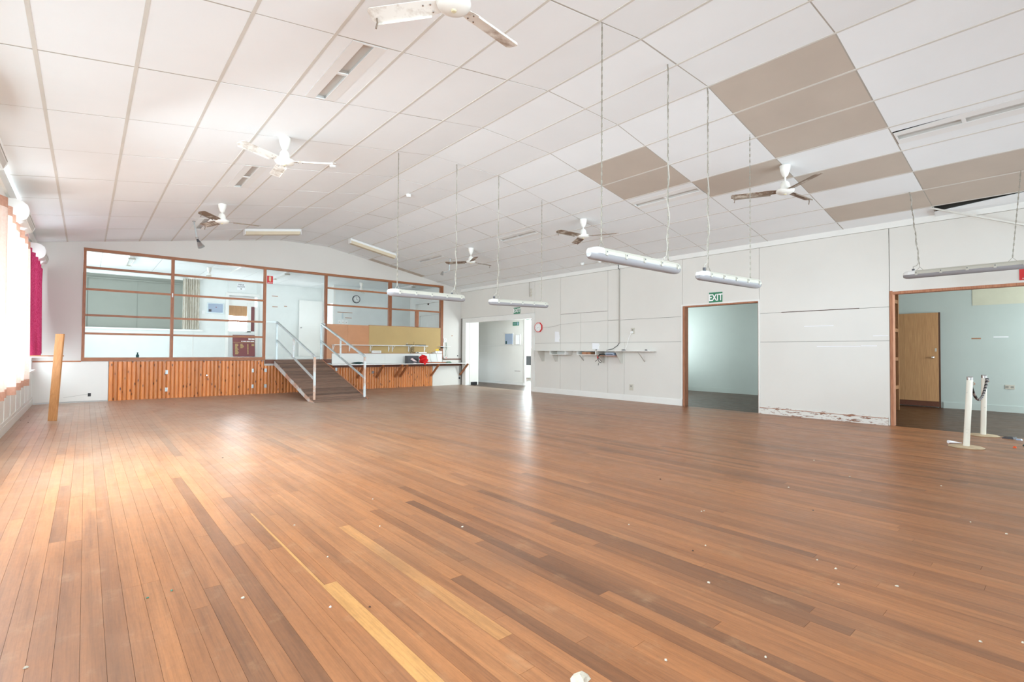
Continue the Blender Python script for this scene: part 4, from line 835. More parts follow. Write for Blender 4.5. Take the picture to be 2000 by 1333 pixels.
# extinguisher signs
def red_sign(name, pts, frame, label):
    (x, y0, y1, z0, z1) = pts
    if frame == 'stage':
        o = thing(name, ((y0+y1)/2, x, z0), label, 'sign', 'red extinguisher signs'); MB().box(y0, y1, x-0.004, x, z0, z1).build('plate', 'red_paint', o)
        c = (y0+y1)/2; w = (y1-y0); h = z1-z0
        MB().prism([(c-0.16*w, x-0.005, z0+h*0.40), (c-0.05*w, x-0.005, z0+h*0.28), (c+0.16*w, x-0.005, z0+h*0.28), (c+0.16*w, x-0.005, z0+h*0.86), (c+0.06*w, x-0.005, z0+h*0.94), (c-0.1*w, x-0.005, z0+h*0.94), (c-0.16*w, x-0.005, z0+h*0.84)], (0, -0.002, 0)).build('pictogram', 'cream', o)
        MB().box(y0+0.1*w, y1-0.05*w, x-0.006, x-0.004, z0+h*0.10, z0+h*0.16).build('caption', 'pink', o)
    else:
        o = thing(name, (x, (y0+y1)/2, z0), label, 'sign', 'red extinguisher signs'); MB().box(x-0.004, x, y0, y1, z0, z1).build('plate', 'red_paint', o)
        c = (y0+y1)/2; h = z1-z0; w = y1-y0
        MB().box(x-0.006, x-0.004, c-0.17*w, c+0.17*w, z0+h*0.5, z0+h*0.95).build('pictogram', 'cream', o); text('EXTINGUISHER', h*0.12, (x-0.005, c, z0+h*0.12), 'right', 'text_white', o, sx=0.7)
    return o
red_sign('extinguisher_sign', (YS-0.021, 3.478, 3.622, 2.815, 3.012), 'stage', 'red extinguisher sign on the screen post left of the ramp')
red_sign('extinguisher_sign', (XR-0.001, 0.46, 0.61, 2.115, 2.28), 'right', 'red sign over the opening cut by the right photo edge')

# ------------------------------------------------------------------ ceiling fans
def fan(x, y, ztop, zhub, ang, rad, filthy, label, n=3, strips=()):
    o = thing('ceiling_fan', (x, y, zhub), label, 'fan', 'ceiling fans')
    MB().lathe([(0.018, -0.15), (0.035, -0.135), (0.060, -0.06), (0.066, -0.005), (0.066, 0.0)], (x, y, ztop), 20).build('canopy', 'fan_white', o, smooth=True)
    MB().cyl((x, y, zhub+0.12), (x, y, ztop-0.14), 0.011, n=10).build('downrod', 'fan_white', o, smooth=True)
    MB().lathe([(0.062, 0.022), (0.060, 0.06), (0.052, 0.10), (0.035, 0.125), (0.016, 0.13)], (x, y, zhub), 20).build('motor', 'fan_white', o, smooth=True)
    MB().lathe([(0.058, 0.021), (0.0585, 0.026), (0.0625, 0.0265)], (x, y, zhub), 20).build('motor_gap', 'dark_grey', o)
    MB().lathe([(0.03, -0.042), (0.075, -0.036), (0.105, -0.018), (0.112, 0.0), (0.108, 0.014), (0.055, 0.020)], (x, y, zhub), 28).build('hub', 'fan_white', o, smooth=True)
    MB().lathe([(0.014, -0.052), (0.018, -0.048), (0.018, -0.041)], (x, y, zhub), 12).build('cap', 'cream', o, smooth=True)
    for i in range(n):
        a = R(ang+i*360/n); d = Vector((math.cos(a), math.sin(a), 0)); s = Vector((-math.sin(a), math.cos(a), 0)); c = Vector((x, y, zhub))
        # flat pressed-metal blade with a turned-down edge and a clipped tip
        pitch = 0.012
        pr = [(0.105, -0.045), (0.17, -0.058), (rad-0.03, -0.060), (rad, -0.035), (rad, 0.040), (rad-0.02, 0.058), (0.17, 0.056), (0.105, 0.045)]
        pts = [c + d*u + s*v + Vector((0, 0, v*0.20 - 0.004)) for u, v in pr]
        bl = MB().prism(pts, (0, 0, 0.004)).build('blade', 'fan_blade_filthy' if filthy else 'fan_blade', o)
        e = MB(); e.bar(pts[1]-Vector((0, 0, 0.006)), pts[2]-Vector((0, 0, 0.006)), 0.004, 0.016); e.build('folded_edge', 'peeling' if filthy else 'fan_blade', bl)
        for (u, v) in ((0.15, 0.028), (0.15, -0.028), (0.20, 0.028)):
            q = c + d*u + s*v + Vector((0, 0, v*0.2-0.006)); MB().cyl(q, q-Vector((0, 0, 0.005)), 0.006, n=8).build('screw', 'chrome', bl)
        if i in strips:
            q = c + d*(rad*0.93) - s*0.02 + Vector((0, 0, -0.01)); MB().tube([q, q+Vector((0.004, 0, -0.03)), q+Vector((-0.004, 0.004, -0.07))], 0.006, 5).build('peeling_strip', 'peeling', bl)
    return o
fan(1.758, 2.645, zc(1.758), 3.352, 8, 0.585, False, 'ceiling fan cut off by the top edge of the photo', strips=(1,))
fan(1.758, 6.235, zc(1.758), 3.366, -154, 0.60, False, 'dusty white ceiling fan in front of a recessed light, left slope')
fan(1.758, 9.82, zc(1.758), 3.354, -130, 0.60, True, 'ceiling fan nearest the stage on the left slope', strips=(0, 2))
fan(7.02, 2.62, zc(7.02), 3.275, -6, 0.66, True, 'brown-bladed ceiling fan among beige panels at right', strips=(0, 1))
fan(7.05, 6.18, zc(7.05), 3.295, 57, 0.66, True, 'brown-bladed ceiling fan behind the long hanging lamp', strips=(1,))
fan(7.03, 9.74, zc(7.03), 3.280, 5, 0.65, True, 'small far ceiling fan on the right slope near the stage', strips=(0,))
fan(2.636, 16.38, 3.458, 3.17, 20, 0.60, False, 'white ceiling fan in the stage room, left of the ramp')
fan(7.195, 16.41, 3.458, 3.17, 60, 0.60, False, 'white ceiling fan in the stage room above the round clock')

# ------------------------------------------------------------------ hanging weatherproof lamps
def chain(parent, p, q, name='chain'):
    b = MB(); p, q = Vector(p), Vector(q); L = (q-p).length; n = int(L/0.034); d = (q-p)/n
    for i in range(n):
        a = p+d*i; b.bar(a, a+d*0.97, 0.013 if i % 2 else 0.004, 0.004 if i % 2 else 0.013, (1, 0.3, 0))
    return b.build(name, 'chain_metal', parent, recalc=False)
def lamp(p0, p1, hooks, label, capped=True):
    p0, p1 = Vector(p0), Vector(p1); ax = (p1-p0).normalized(); s = Vector((-ax.y, ax.x, 0)); up = Vector((0, 0, 1)); c = (p0+p1)/2
    o = thing('hanging_lamp', tuple(c), label, 'hanging light', 'hanging weatherproof lamps')
    def loft(secs, prof):
        b = MB(); n = len(prof); vs = []
        for (t, k) in secs: vs += [p0+ax*t+s*(u*k)+up*(w*(0.35+0.65*k)) for u, w in prof]
        fs = [(i*n+j, i*n+(j+1) % n, (i+1)*n+(j+1) % n, (i+1)*n+j) for i in range(len(secs)-1) for j in range(n)]
        fs += [tuple(range(n)), tuple(reversed(range((len(secs)-1)*n, len(secs)*n)))]
        return b.add(vs, fs)
    L = (p1-p0).length
    top = [(-0.062, 0.0), (0.062, 0.0), (0.058, 0.03), (0.042, 0.052), (-0.042, 0.052), (-0.058, 0.03)]
    bot = [(-0.060, 0.002), (-0.056, -0.022), (-0.036, -0.044), (0.0, -0.050), (0.036, -0.044), (0.056, -0.022), (0.060, 0.002)]
    loft([(0.13, 1.0), (L-0.06, 1.0), (L-0.02, 0.85), (L, 0.45)], top).build('tray', 'light_body', o)
    loft([(0.0, 0.42), (0.025, 0.85), (0.06, 1.02), (0.135, 1.02)], top).build('end_cap', 'light_cap', o)
    loft([(0.0, 0.45), (0.03, 0.9), (0.07, 1.0), (L-0.06, 1.0), (L-0.02, 0.85), (L, 0.45)], bot).build('diffuser', 'diffuser', o, smooth=True)
    for sg in (-1, 1):
        for i in range(5):
            t = 0.15+i*(L-0.24)/4; q = p0+ax*t+s*(0.063*sg)
            m = MB(); m.bar(q+up*0.030, q-up*0.012, 0.026, 0.012, s); k = m.build('clip', 'light_body', o)
            MB().bar(q+up*0.024+s*0.006*sg, q+up*0.012+s*0.006*sg, 0.010, 0.004, s).build('clip_slot', 'dark_grey', k)
    for j, (ct, at) in enumerate(hooks):
        at, ct = Vector(at), Vector(ct)
        m = MB()
        for sg in (-1, 1): m.bar(at-up*0.0, Vector((at.x, at.y, 0))+up*(c.z+0.052)+ax*0.04*sg, 0.005, 0.005)
        m.build('hanger', 'chain_metal', o); chain(o, ct, at)
    # flex follows one chain down to its gland
    ct, at = Vector(hooks[0][0] if not capped else hooks[-1][0]), Vector(hooks[0][1] if not capped else hooks[-1][1])
    g = Vector((at.x, at.y, c.z+0.052))-ax*0.07; pts = []
    for i in range(25):
        t = i/24*0.94; p = ct.lerp(at, t); pts.append(p+Vector((0.010*math.sin(i*1.3), 0.010*math.cos(i*1.1), 0)))
    pts += [at.lerp(g+up*0.09, 0.5), g+up*0.06, g+up*0.02]
    MB().tube(pts, 0.0055, 5).build('flex', 'cable_grey', o, smooth=True); MB().cyl(g-up*0.005, g+up*0.03, 0.016, n=10).build('gland', 'dark_grey', o)
    return o
def hk(x, y, z): return ((x, y, zc(x)-0.003), (x, y, z))
lamp((3.12, 6.25, 1.915), (4.38, 6.235, 1.915), [hk(3.27, 6.27, 2.03), hk(4.25, 6.27, 2.03)], 'hanging lamp in front of the stage screen, leftmost')
lamp((4.96, 6.36, 1.92), (6.08, 6.14, 1.92), [hk(5.045, 6.235, 2.03), hk(6.04, 6.255, 2.03)], 'hanging lamp just above the far exit sign', capped=False)
lamp((3.11, 2.665, 1.928), (4.39, 2.63, 1.928), [hk(3.24, 2.64, 2.04), hk(4.32, 2.69, 2.04)], 'largest hanging lamp in front of the shelf wall')
lamp((4.91, 2.70, 1.936), (6.12, 2.59, 1.936), [hk(5.03, 2.65, 2.045), hk(6.085, 2.67, 2.045)], 'hanging lamp above the exit opening', capped=False)
lamp((8.50, 1.66, 2.19), (8.47, 0.40, 2.19), [((8.525, 1.586, zc(8.525)-0.003), (8.51, 1.485, 2.29)), ((8.526, 0.521, zc(8.526)-0.003), (8.48, 0.60, 2.29))], 'hanging lamp above the wide opening at right edge', capped=False)

# surface fluorescent battens with yellowed diffusers
def surface_batten(x0, x1, y, label):
    o = thing('fluorescent_batten', ((x0+x1)/2, y, zc((x0+x1)/2)), label, 'light fitting', 'surface fluorescent battens')
    za, zb = zc(x0+1e-6)-0.006, zc(x1-1e-6)-0.006
    MB().prism([(x0, y-0.07, za), (x1, y-0.07, zb), (x1, y-0.07, zb-0.055), (x0, y-0.07, za-0.055)], (0, 0.14, 0)).build('body', 'light_cap', o)
    MB().prism([(x0+0.01, y-0.075, za-0.056), (x1-0.01, y-0.075, zb-0.056), (x1-0.01, y-0.055, zb-0.125), (x0+0.01, y-0.055, za-0.125)], (0, 0.12, 0)).build('diffuser', 'diffuser_yellowed', o)
    for x, z in ((x0-0.006, za), (x1+0.006, zb)): MB().box(x-0.008, x+0.008, y-0.078, y+0.078, z-0.127, z-0.001).build('end_cap', 'light_cap', o)
surface_batten(2.62, 3.79, 12.15, 'fluorescent batten with yellowed diffuser on the left slope')
surface_batten(5.05, 6.30, 12.24, 'fluorescent batten with yellowed diffuser on the right slope')

# spotlights on rods
s = thing('spotlight', (1.55, 11.3, 3.14), 'chrome spotlight on a rod near the stage, left', 'spotlight')
MB().lathe([(0.03, 0), (0.03, 0.012)], (1.55, 11.34, zc(1.55)-0.014), 14).build('rose', 'chrome', s)
MB().cyl((1.55, 11.34, zc(1.55)-0.01), (1.60, 11.30, 3.30), 0.012, n=8).build('rod', 'galvanised', s, smooth=True); MB().lathe([(0.005, -0.03), (0.03, -0.018), (0.03, 0.018), (0.005, 0.03)], (1.605, 11.30, 3.28), 12).build('joint', 'chrome', s, smooth=True)
MB().cyl((1.61, 11.29, 3.25), (1.64, 11.27, 3.19), 0.02, 0.035, n=14).build('holder', 'dark_grey', s, smooth=True); MB().cyl((1.63, 11.28, 3.20), (1.67, 11.25, 3.11), 0.035, 0.062, n=18).build('reflector', 'chrome', s, smooth=True)
s = thing('spotlight', (7.26, 11.0, 3.2), 'small spotlight on a cranked rod near the stage, right', 'spotlight')
MB().lathe([(0.03, 0), (0.03, 0.012)], (7.273, 11.0, zc(7.273)-0.014), 14).build('rose', 'chrome', s)
MB().tube([(7.273, 11.0, zc(7.273)-0.01), (7.25, 11.02, 3.24), (7.19, 11.08, 3.20), (7.13, 11.13, 3.20)], 0.011, 6).build('rod', 'galvanised', s); MB().cyl((7.13, 11.13, 3.22), (7.10, 11.14, 3.13), 0.02, 0.045, n=14).build('reflector', 'chrome', s, smooth=True)
for x, y, lab in ((4.424, 8.08, 'smoke detector on the flat middle of the ceiling'), (2.636, 7.04, 'smoke detector on the left ceiling slope'), (9.02, 7.93, 'smoke detector on the right slope, left of two by the shelf wall'), (9.04, 7.42, 'smoke detector on the right slope behind the largest hanging lamp')):
    d = thing('smoke_detector', (x, y, zc(x)-0.01), lab, 'detector', 'smoke detectors'); MB().lathe([(0.05, -0.012), (0.05, 0.008)], (x, y, zc(x)-0.008), 16).build('base', 'light_cap', d); MB().lathe([(0.022, -0.05), (0.04, -0.042), (0.046, -0.012)], (x, y, zc(x)-0.008), 16).build('dome', 'light_cap', d, smooth=True)
b = thing('fallen_tee_bar', (9.25, 0.9, 3.0), 'loose ceiling grid bar hanging down at the right edge', 'bar')
MB().bar((9.15, 1.45, 3.19), (9.40, 0.25, 2.69), 0.022, 0.003).bar((9.15, 1.45, 3.203), (9.40, 0.25, 2.703), 0.003, 0.024).build('bar', 'ceiling_bar', b)
MB().bar((9.145, 1.47, 3.200), (9.155, 1.42, 3.185), 0.03, 0.006).build('clip', 'ceiling_bar', b)

# ------------------------------------------------------------------ wall-hung air conditioners
def aircon(y0, y1, label):
    o = thing('air_conditioner', (XL, (y0+y1)/2, 2.69), label, 'air conditioner', 'wall air conditioners')
    pr = [(XL+0.001, 2.985), (-0.70, 2.985), (-0.635, 2.965), (-0.59, 2.925), (-0.572, 2.86), (-0.575, 2.80), (-0.60, 2.745), (-0.66, 2.712), (XL+0.001, 2.70)]
    MB().prism([(x, y0+0.02, z) for x, z in pr], (0, y1-y0-0.04, 0)).build('body', 'white_metal', o, smooth=True)
    for a in (y0, y1-0.02): MB().prism([(x*1.0+0.002, a, z-0.001) for x, z in pr], (0, 0.02, 0)).build('end_panel', 'light_cap', o)
    MB().prism([(-0.5765, y0+0.03, 2.806), (-0.573, y0+0.03, 2.806), (-0.598, y0+0.03, 2.742), (-0.603, y0+0.03, 2.744)], (0, y1-y0-0.06, 0)).build('louvre', 'trough_grey', o)
    MB().box(-0.5735, -0.5705, y0+0.03, y1-0.03, 2.812, 2.816).build('seam', 'joint_grey', o)
aircon(5.5, 6.43, 'wall air conditioner cut off by the left photo edge')
aircon(8.72, 9.66, 'wall air conditioner above the peach curtain')
aircon(12.12, 13.05, 'wall air conditioner above the red curtain')

# ------------------------------------------------------------------ curtains on the left wall
def build_curtains():
    c = thing('peach_curtain', (-0.69, 8.6, 0.57), 'sheer peach curtain with brown hems at the left edge', 'curtain')
    def px(y, v): return -0.695 + 0.040*math.sin(y*13.0+0.6)+0.020*math.sin(y*29+v*2)*(1-0.4*v)+0.02*(1-v)*math.sin(y*7)
    def seg(z0, z1, ya, yb, n, m): return MB().grid(lambda u, t: (px(ya+(yb-ya)*u, (z0+(z1-z0)*t-0.57)/2.13), ya+(yb-ya)*u, z0+(z1-z0)*t), n, m)
    seg(0.66, 2.58, 7.0, 10.28, 220, 12).build('drape', 'peach_cloth', c, smooth=True, recalc=False)
    seg(0.565, 0.66, 7.0, 10.28, 220, 2).build('hem', 'peach_hem', c, smooth=True, recalc=False)
    seg(2.58, 2.685, 7.0, 10.28, 220, 2).build('header', 'peach_hem', c, smooth=True, recalc=False)
    c = thing('red_curtain', (-0.70, 12.0, 1.0), 'crimson curtain gathered in the stage corner', 'curtain')
    def rx(u, t):
        k = (1-t)**3; y = 10.42+(3.16-1.2*k)*u+1.05*k; return (-0.70+0.048*math.sin(u*38)+0.015*math.sin(u*83+2*t), y, 0.985+1.675*t+0.03*k*math.sin(u*9))
    MB().grid(rx, 200, 14).build('drape', 'red_curtain', c, smooth=True, recalc=False)
    for i in range(8):
        y = 10.5+i*0.42; MB().tube([(-0.73+0.035*math.cos(a), y, 2.675+0.035*math.sin(a)) for a in [j*math.pi/6 for j in range(13)]], 0.006, 5).build('ring', 'white_metal', c, smooth=True)
    r = thing('curtain_rod', (-0.73, 10.2, 2.68), 'white curtain rod along the left windows', 'rod')
    MB().cyl((-0.73, 6.85, 2.675), (-0.73, 13.62, 2.675), 0.013, n=10).build('pole', 'white_metal', r, smooth=True)
    for y in (6.92, 10.36, 13.58): MB().box(XL+0.001, -0.715, y-0.01, y+0.01, 2.665, 2.69).build('bracket', 'white_metal', r)
build_curtains()

# loose boards by the left wall
b = thing('loose_board', (-0.377, 10.40, 0), 'bare timber board leaning upright near the left wall', 'board')
d = Vector((0.79, -0.613, 0)); c0 = Vector((-0.377, 10.40, 0.002)); c1 = Vector((-0.318, 10.56, 1.345)); th = Vector((0.016, 0.022, 0))
MB().prism([c0-d*0.060, c0+d*0.060, c0.lerp(c1, 0.30)+d*0.060, c0.lerp(c1, 0.30)-d*0.060], th).build('lower_length', 'loose_board', b)
MB().prism([c0.lerp(c1, 0.301)-d*0.060, c0.lerp(c1, 0.301)+d*0.060, c1+d*0.060, c1-d*0.060], th).build('upper_length', 'loose_board', b)
b = thing('side_rail', (-0.54, 10.57, 1.0), 'thin timber rail sticking out from the window behind the leaning board', 'rail')
MB().box(XL+0.001, -0.26, 10.60, 10.66, 0.99, 1.008).build('rail', 'rail_timber', b); MB().box(XL+0.001, -0.45, 10.602, 10.658, 0.975, 0.989).build('packer', 'wall_white', b)

# ------------------------------------------------------------------ things on the right wall
def exit_sign(y0, y1, z0, z1, label, x=XR):
    o = thing('exit_sign', (x, (y0+y1)/2, z0), label, 'sign', 'green exit signs')
    MB().box(x-0.008, x-0.0005, y0, y1, z0, z1).build('plate', 'green_paint', o)
    text('EXIT', (z1-z0)*0.86, (x-0.009, (y0+y1)/2, (z0+z1)/2), 'right', 'text_white', o, bold=0.004, sx=(y1-y0)/(z1-z0)*0.60)
exit_sign(10.714, 10.993, 2.213, 2.394, 'green exit sign over the corridor opening')
exit_sign(4.711, 4.984, 2.103, 2.321, 'green exit sign over the bare timber opening')
o = thing('corridor_exit_sign', (10.955, 12.56, 2.0), 'green exit sign with running figure inside the corridor', 'sign')
MB().box(10.947, 10.9545, 12.40, 12.72, 1.985, 2.11).build('plate', 'green_paint', o); MB().box(10.944, 10.947, 12.43, 12.49, 2.0, 2.095).build('pictogram', 'blue_grey', o); text('EXIT', 0.10, (10.946, 12.60, 2.045), 'right', 'blue_grey', o, sx=0.8)
o = thing('lintel_sign', (10.93, 12.0, 2.15), 'small pale green sign over the bright corridor doorway', 'sign')
MB().box(10.932, 10.9395, 11.88, 12.03, 2.165, 2.215).build('plate', 'green_paint', o); MB().box(10.929, 10.932, 11.90, 12.01, 2.175, 2.205).build('caption', 'blue_grey', o)
p = thing('corridor_notice', (10.95, 12.9, 1.53), 'framed blue notice on the corridor wall', 'picture')
MB().box(10.945, 10.9545, 12.72, 13.12, 1.36, 1.72).build('print', 'blue_grey', p)
f = MB(); f.box(10.935, 10.954, 12.70, 13.14, 1.715, 1.735); f.box(10.935, 10.954, 12.70, 13.14, 1.345, 1.365); f.build('frame', 'trough_grey', p); MB().box(10.942, 10.945, 13.02, 13.09, 1.37, 1.47).build('seal', 'teal', p)
p = thing('small_notice', (10.95, 12.45, 1.53), 'small white framed notice nearer the corridor doorway', 'picture')
MB().box(10.945, 10.9545, 12.36, 12.55, 1.36, 1.67).build('print', 'paper', p)
f = MB(); f.box(10.938, 10.954, 12.345, 12.36, 1.345, 1.685); f.box(10.938, 10.954, 12.55, 12.565, 1.345, 1.685); f.box(10.938, 10.954, 12.36, 12.55, 1.67, 1.685); f.box(10.938, 10.954, 12.36, 12.55, 1.345, 1.36); f.build('frame', 'trough_grey', p)
o = tag(MB().box(9.68, 9.90, 13.30, 13.357, 0.0, 0.10).build('black_vent_box', 'black', origin=(9.79, 13.33, 0)), 'black low box at the foot of the corridor return wall', 'box')

c = thing('octagonal_clock', (XR, 9.925, 1.785), 'octagonal white wall clock with red rim beside the corridor', 'clock')
oc = [(9.925+0.142*math.cos(R(22.5+45*i))*1.04, 1.785+0.142*math.sin(R(22.5+45*i))) for i in range(8)]
MB().prism([(XR-0.001, y, z) for y, z in oc], (-0.035, 0, 0)).build('rim', 'red_paint', c)
MB().prism([(XR-0.034, 9.925+(y-9.925)*0.86, 1.785+(z-1.785)*0.86) for y, z in oc], (-0.004, 0, 0)).build('dial', 'clock_face', c)
for i in range(12):
    a = i*math.pi/6; MB().bar((XR-0.039, 9.925-0.085*math.sin(a), 1.785+0.085*math.cos(a)), (XR-0.039, 9.925-0.10*math.sin(a), 1.785+0.10*math.cos(a)), 0.002, 0.008, (0, 1, 0)).build('hour_mark', 'dark_grey', c)
MB().bar((XR-0.041, 9.925, 1.785), (XR-0.041, 9.855, 1.79), 0.002, 0.005, (1, 0, 0)).build('hand', 'dark_grey', c); MB().bar((XR-0.041, 9.925, 1.785), (XR-0.041, 9.965, 1.755), 0.002, 0.006, (1, 0, 0)).build('hand', 'dark_grey', c)
w = thing('clock_wire', (XR, 8.5, 1.85), 'thin wire sagging along the wall from the red clock', 'wire')
MB().tube([(XR-0.006, y, z) for y, z in ((9.78, 1.785), (9.6, 1.775), (9.35, 1.79), (9.12, 1.835), (8.75, 1.85), (8.40, 1.87), (8.1, 1.865), (7.85, 1.86), (7.54, 1.885), (7.22, 1.88))], 0.004, 4).build('wire', 'cable_grey', w)
w = thing('wall_conduit', (XR, 7.19, 1.3), 'vertical conduit and black flex running down to the wall shelf', 'conduit')
MB().box(XR-0.022, XR-0.0005, 7.178, 7.204, 1.33, 3.05).build('conduit', 'cable_grey', w)
MB().tube([(XR-0.015, 7.19, 1.335), (XR-0.02, 7.24, 1.27), (XR-0.05, 7.36, 1.19), (XR-0.08, 7.52, 1.157)], 0.007, 5).build('flex', 'cable_dark', w, smooth=True)
MB().tube([(XR-0.012, 7.19, 3.06), (XR-0.02, 7.22, 3.10), (XR-0.03, 7.20, 3.17)], 0.008, 5).build('upper_flex', 'cable_dark', w, smooth=True)
MB().tube([(XR-0.03, 7.22, zc(9.47)-0.012), (9.25, 7.32, zc(9.25)-0.012), (9.06, 7.40, zc(9.06)-0.012)], 0.005, 5).build('ceiling_flex', 'cable_grey', w)
for (y, z, lab) in ((6.82, 1.60, 'beige wall socket with a white plug above the shelf'), (6.86, 0.31, 'beige wall socket low under the wall shelf')):
    s = thing('wall_socket', (XR, y, z), lab, 'socket', 'wall sockets'); MB().box(XR-0.010, XR-0.0005, y-0.05, y+0.05, z-0.07, z+0.07).build('plate', 'socket_beige', s); MB().box(XR-0.012, XR-0.010, y-0.02, y+0.02, z+0.01, z+0.045).build('outlet', 'joint_grey', s)
    if z > 1:
        MB().cyl((XR-0.010, y+0.01, z-0.03), (XR-0.05, y+0.01, z-0.03), 0.03, n=12).build('plug', 'white_metal', s); MB().tube([(XR-0.04, y+0.02, z-0.05), (XR-0.04, y+0.09, z-0.16), (XR-0.03, y+0.13, z-0.3), (XR-0.06, y+0.17, z-0.43)], 0.004, 5).build('lead', 'white_metal', s)
h = thing('hanging_outlets', (XR-0.02, 10.28, 2.7), 'stack of beige outlets on a cable above the corridor exit sign', 'outlet')
MB().tube([(XR-0.015, 10.31, 3.08), (XR-0.02, 10.31, 2.9), (XR-0.02, 10.30, 2.66)], 0.007, 5).build('cable', 'cable_grey', h)
for z in (2.70, 2.78, 2.86): MB().box(XR-0.03, XR-0.001, 10.21, 10.265, z-0.03, z+0.03).build('outlet', 'socket_beige', h)
for i, (y0, y1, z0, z1, lab) in enumerate(((9.13, 9.31, 1.37, 1.655, 'torn paper notice on the wall beside the red clock'), (7.78, 8.02, 1.175, 1.335, 'faded paper sheet on the wall above the shelf cubbies'))):
    p = thing('wall_paper_notice', (XR, (y0+y1)/2, z0), lab, 'paper'); MB().prism([(XR-0.0008, y1, z1), (XR-0.0008, y0+0.03, z1-0.01), (XR-0.0008, y0, z0+0.10), (XR-0.0008, y0+0.04, z0+0.05), (XR-0.0008, y0, z0), (XR-0.0008, y1, z0+0.01)], (-0.002, 0, 0)).build('sheet', 'paper', p); MB().box(XR-0.004, XR-0.003, y0+0.02, y0+0.05, z0+0.02, z0+0.09).build('gloss_tape', 'text_white', p)

def build_wall_shelf():
    s = thing('wall_shelf', (9.35, 8.1, 1.135), 'long white wall shelf with cubbies and triangular supports', 'shelf')
    MB().prism([(9.499, 10.08, 1.135), (9.22, 9.76, 1.135), (9.20, 9.6, 1.135), (9.20, 6.5, 1.135), (9.24, 6.27, 1.135), (9.30, 6.20, 1.135), (9.499, 6.20, 1.135)], (0, 0, 0.018)).build('board', 'trim_white', s)
    for y in (9.70, 9.20, 7.64, 7.095): MB().prism([(9.225, y, 1.134), (9.498, y, 1.134), (9.498, y, 0.855), (9.42, y, 0.855)], (0, 0.018, 0)).build('gusset', 'gusset_beige', s)
    for y in (8.30, 6.50): MB().bar((9.24, y, 1.125), (9.495, y, 0.90), 0.012, 0.016).build('strut', 'cable_grey', s)
    for (a, b) in ((8.675, 9.225), (7.68, 8.275)):
        m = MB(); m.box(9.215, 9.49, a, b, 1.038, 1.053); m.box(9.215, 9.49, a, a+0.014, 1.053, 1.134); m.box(9.215, 9.49, b-0.014, b, 1.053, 1.134); m.box(9.48, 9.49, a+0.014, b-0.014, 1.053, 1.134); m.build('cubby', 'trim_white', s)
    m = MB(); m.box(9.215, 9.49, 7.125, 7.66, 1.022, 1.036); m.build('cubby_board', 'raw_timber', s)
    b = thing('brown_carton', (9.33, 7.98, 1.054), 'flat brown carton in the middle shelf cubby', 'carton'); MB().box(9.24, 9.44, 7.86, 8.13, 1.0535, 1.115).build('box', 'cardboard', b); MB().box(9.238, 9.24, 7.95, 8.0, 1.06, 1.11).build('tape', 'raw_timber', b)
    b = thing('blue_set_top_box', (9.33, 7.28, 1.037), 'blue-grey device in the right shelf cubby', 'device'); MB().box(9.24, 9.44, 7.17, 7.40, 1.0365, 1.10).build('case', 'blue_grey', b); MB().box(9.236, 9.24, 7.19, 7.38, 1.05, 1.07).build('front', 'dark_grey', b)
    w = thing('black_cable_bundle', (9.26, 7.56, 1.0), 'black cable bundle with a red plug drooping from the shelf', 'cable')
    for pts in ([(9.28, 7.40, 1.05), (9.25, 7.48, 1.075), (9.22, 7.56, 1.06), (9.205, 7.60, 1.01)], [(9.27, 7.36, 1.042), (9.24, 7.45, 1.05), (9.22, 7.55, 1.048), (9.20, 7.59, 1.00)], [(9.205, 7.60, 0.98), (9.20, 7.61, 0.93), (9.19, 7.67, 0.89)], [(9.205, 7.59, 0.98), (9.21, 7.58, 0.90), (9.21, 7.55, 0.87), (9.21, 7.50, 0.86)], [(9.205, 7.58, 0.98), (9.215, 7.53, 0.92), (9.22, 7.49, 0.885)], [(9.21, 7.58, 0.86), (9.21, 7.59, 0.81), (9.21, 7.60, 0.80)]):
        MB().tube(pts, 0.007, 5).build('cable', 'cable_dark', w, smooth=True)
    MB().box(9.195, 9.215, 7.585, 7.615, 0.965, 1.01).build('plug', 'red_paint', w)
    for (x, y, r, lab) in ((9.33, 6.95, 0.05, 'dark coil of wire on the wall shelf under the socket'), (9.30, 6.33, 0.03, 'small dark lump at the right end of the wall shelf'), (9.33, 7.75, 0.02, 'tiny dark knob on the wall shelf by the paper sheet')):
        o = thing('shelf_oddment', (x, y, 1.153), lab, 'oddment'); MB().lathe([(r*0.6, 0.0), (r, 0.006), (r*0.9, 0.016), (r*0.3, 0.024)], (x, y, 1.1535), 12).build('body', 'dark_grey', o, smooth=True); MB().tube([(x, y, 1.172), (x+r*0.5, y+r, 1.178), (x, y+1.6*r, 1.160)], 0.004, 5).build('tail', 'cable_grey', o)
build_wall_shelf()

# ------------------------------------------------------------------ rope posts and litter
def rope_post(x, y, h, lean, label):
    o = thing('rope_post', (x, y, 0), label, 'post', 'white rope posts'); t = Vector((x+lean[0], y+lean[1], h))
    MB().lathe([(0.165, 0.001), (0.168, 0.006), (0.15, 0.014), (0.03, 0.018)], (x, y, 0), 24).build('base', 'base_plate', o, smooth=True)
    MB().cyl((x, y, 0.012), t, 0.030, n=18).build('shaft', 'post_white', o, smooth=True)
    MB().cyl(t, t+Vector((0, 0, 0.012)), 0.034, 0.028, n=18).build('cap', 'chrome', o, smooth=True); MB().cyl(t-Vector((0, 0, 0.03)), t, 0.0325, n=18).build('collar', 'chrome', o, smooth=True)
    MB().tube([t+Vector((0.0, -0.03, -0.06)), t+Vector((0.0, -0.045, -0.075)), t+Vector((0.0, -0.03, -0.09))], 0.005, 5).build('hook', 'cardboard', o)
    return t
t1 = rope_post(8.042, 0.984, 0.838, (0.04, -0.035), 'white rope post nearer the camera with round base')
t2 = rope_post(9.378, 0.973, 0.822, (0.02, -0.016), 'white rope post standing in the wide opening')
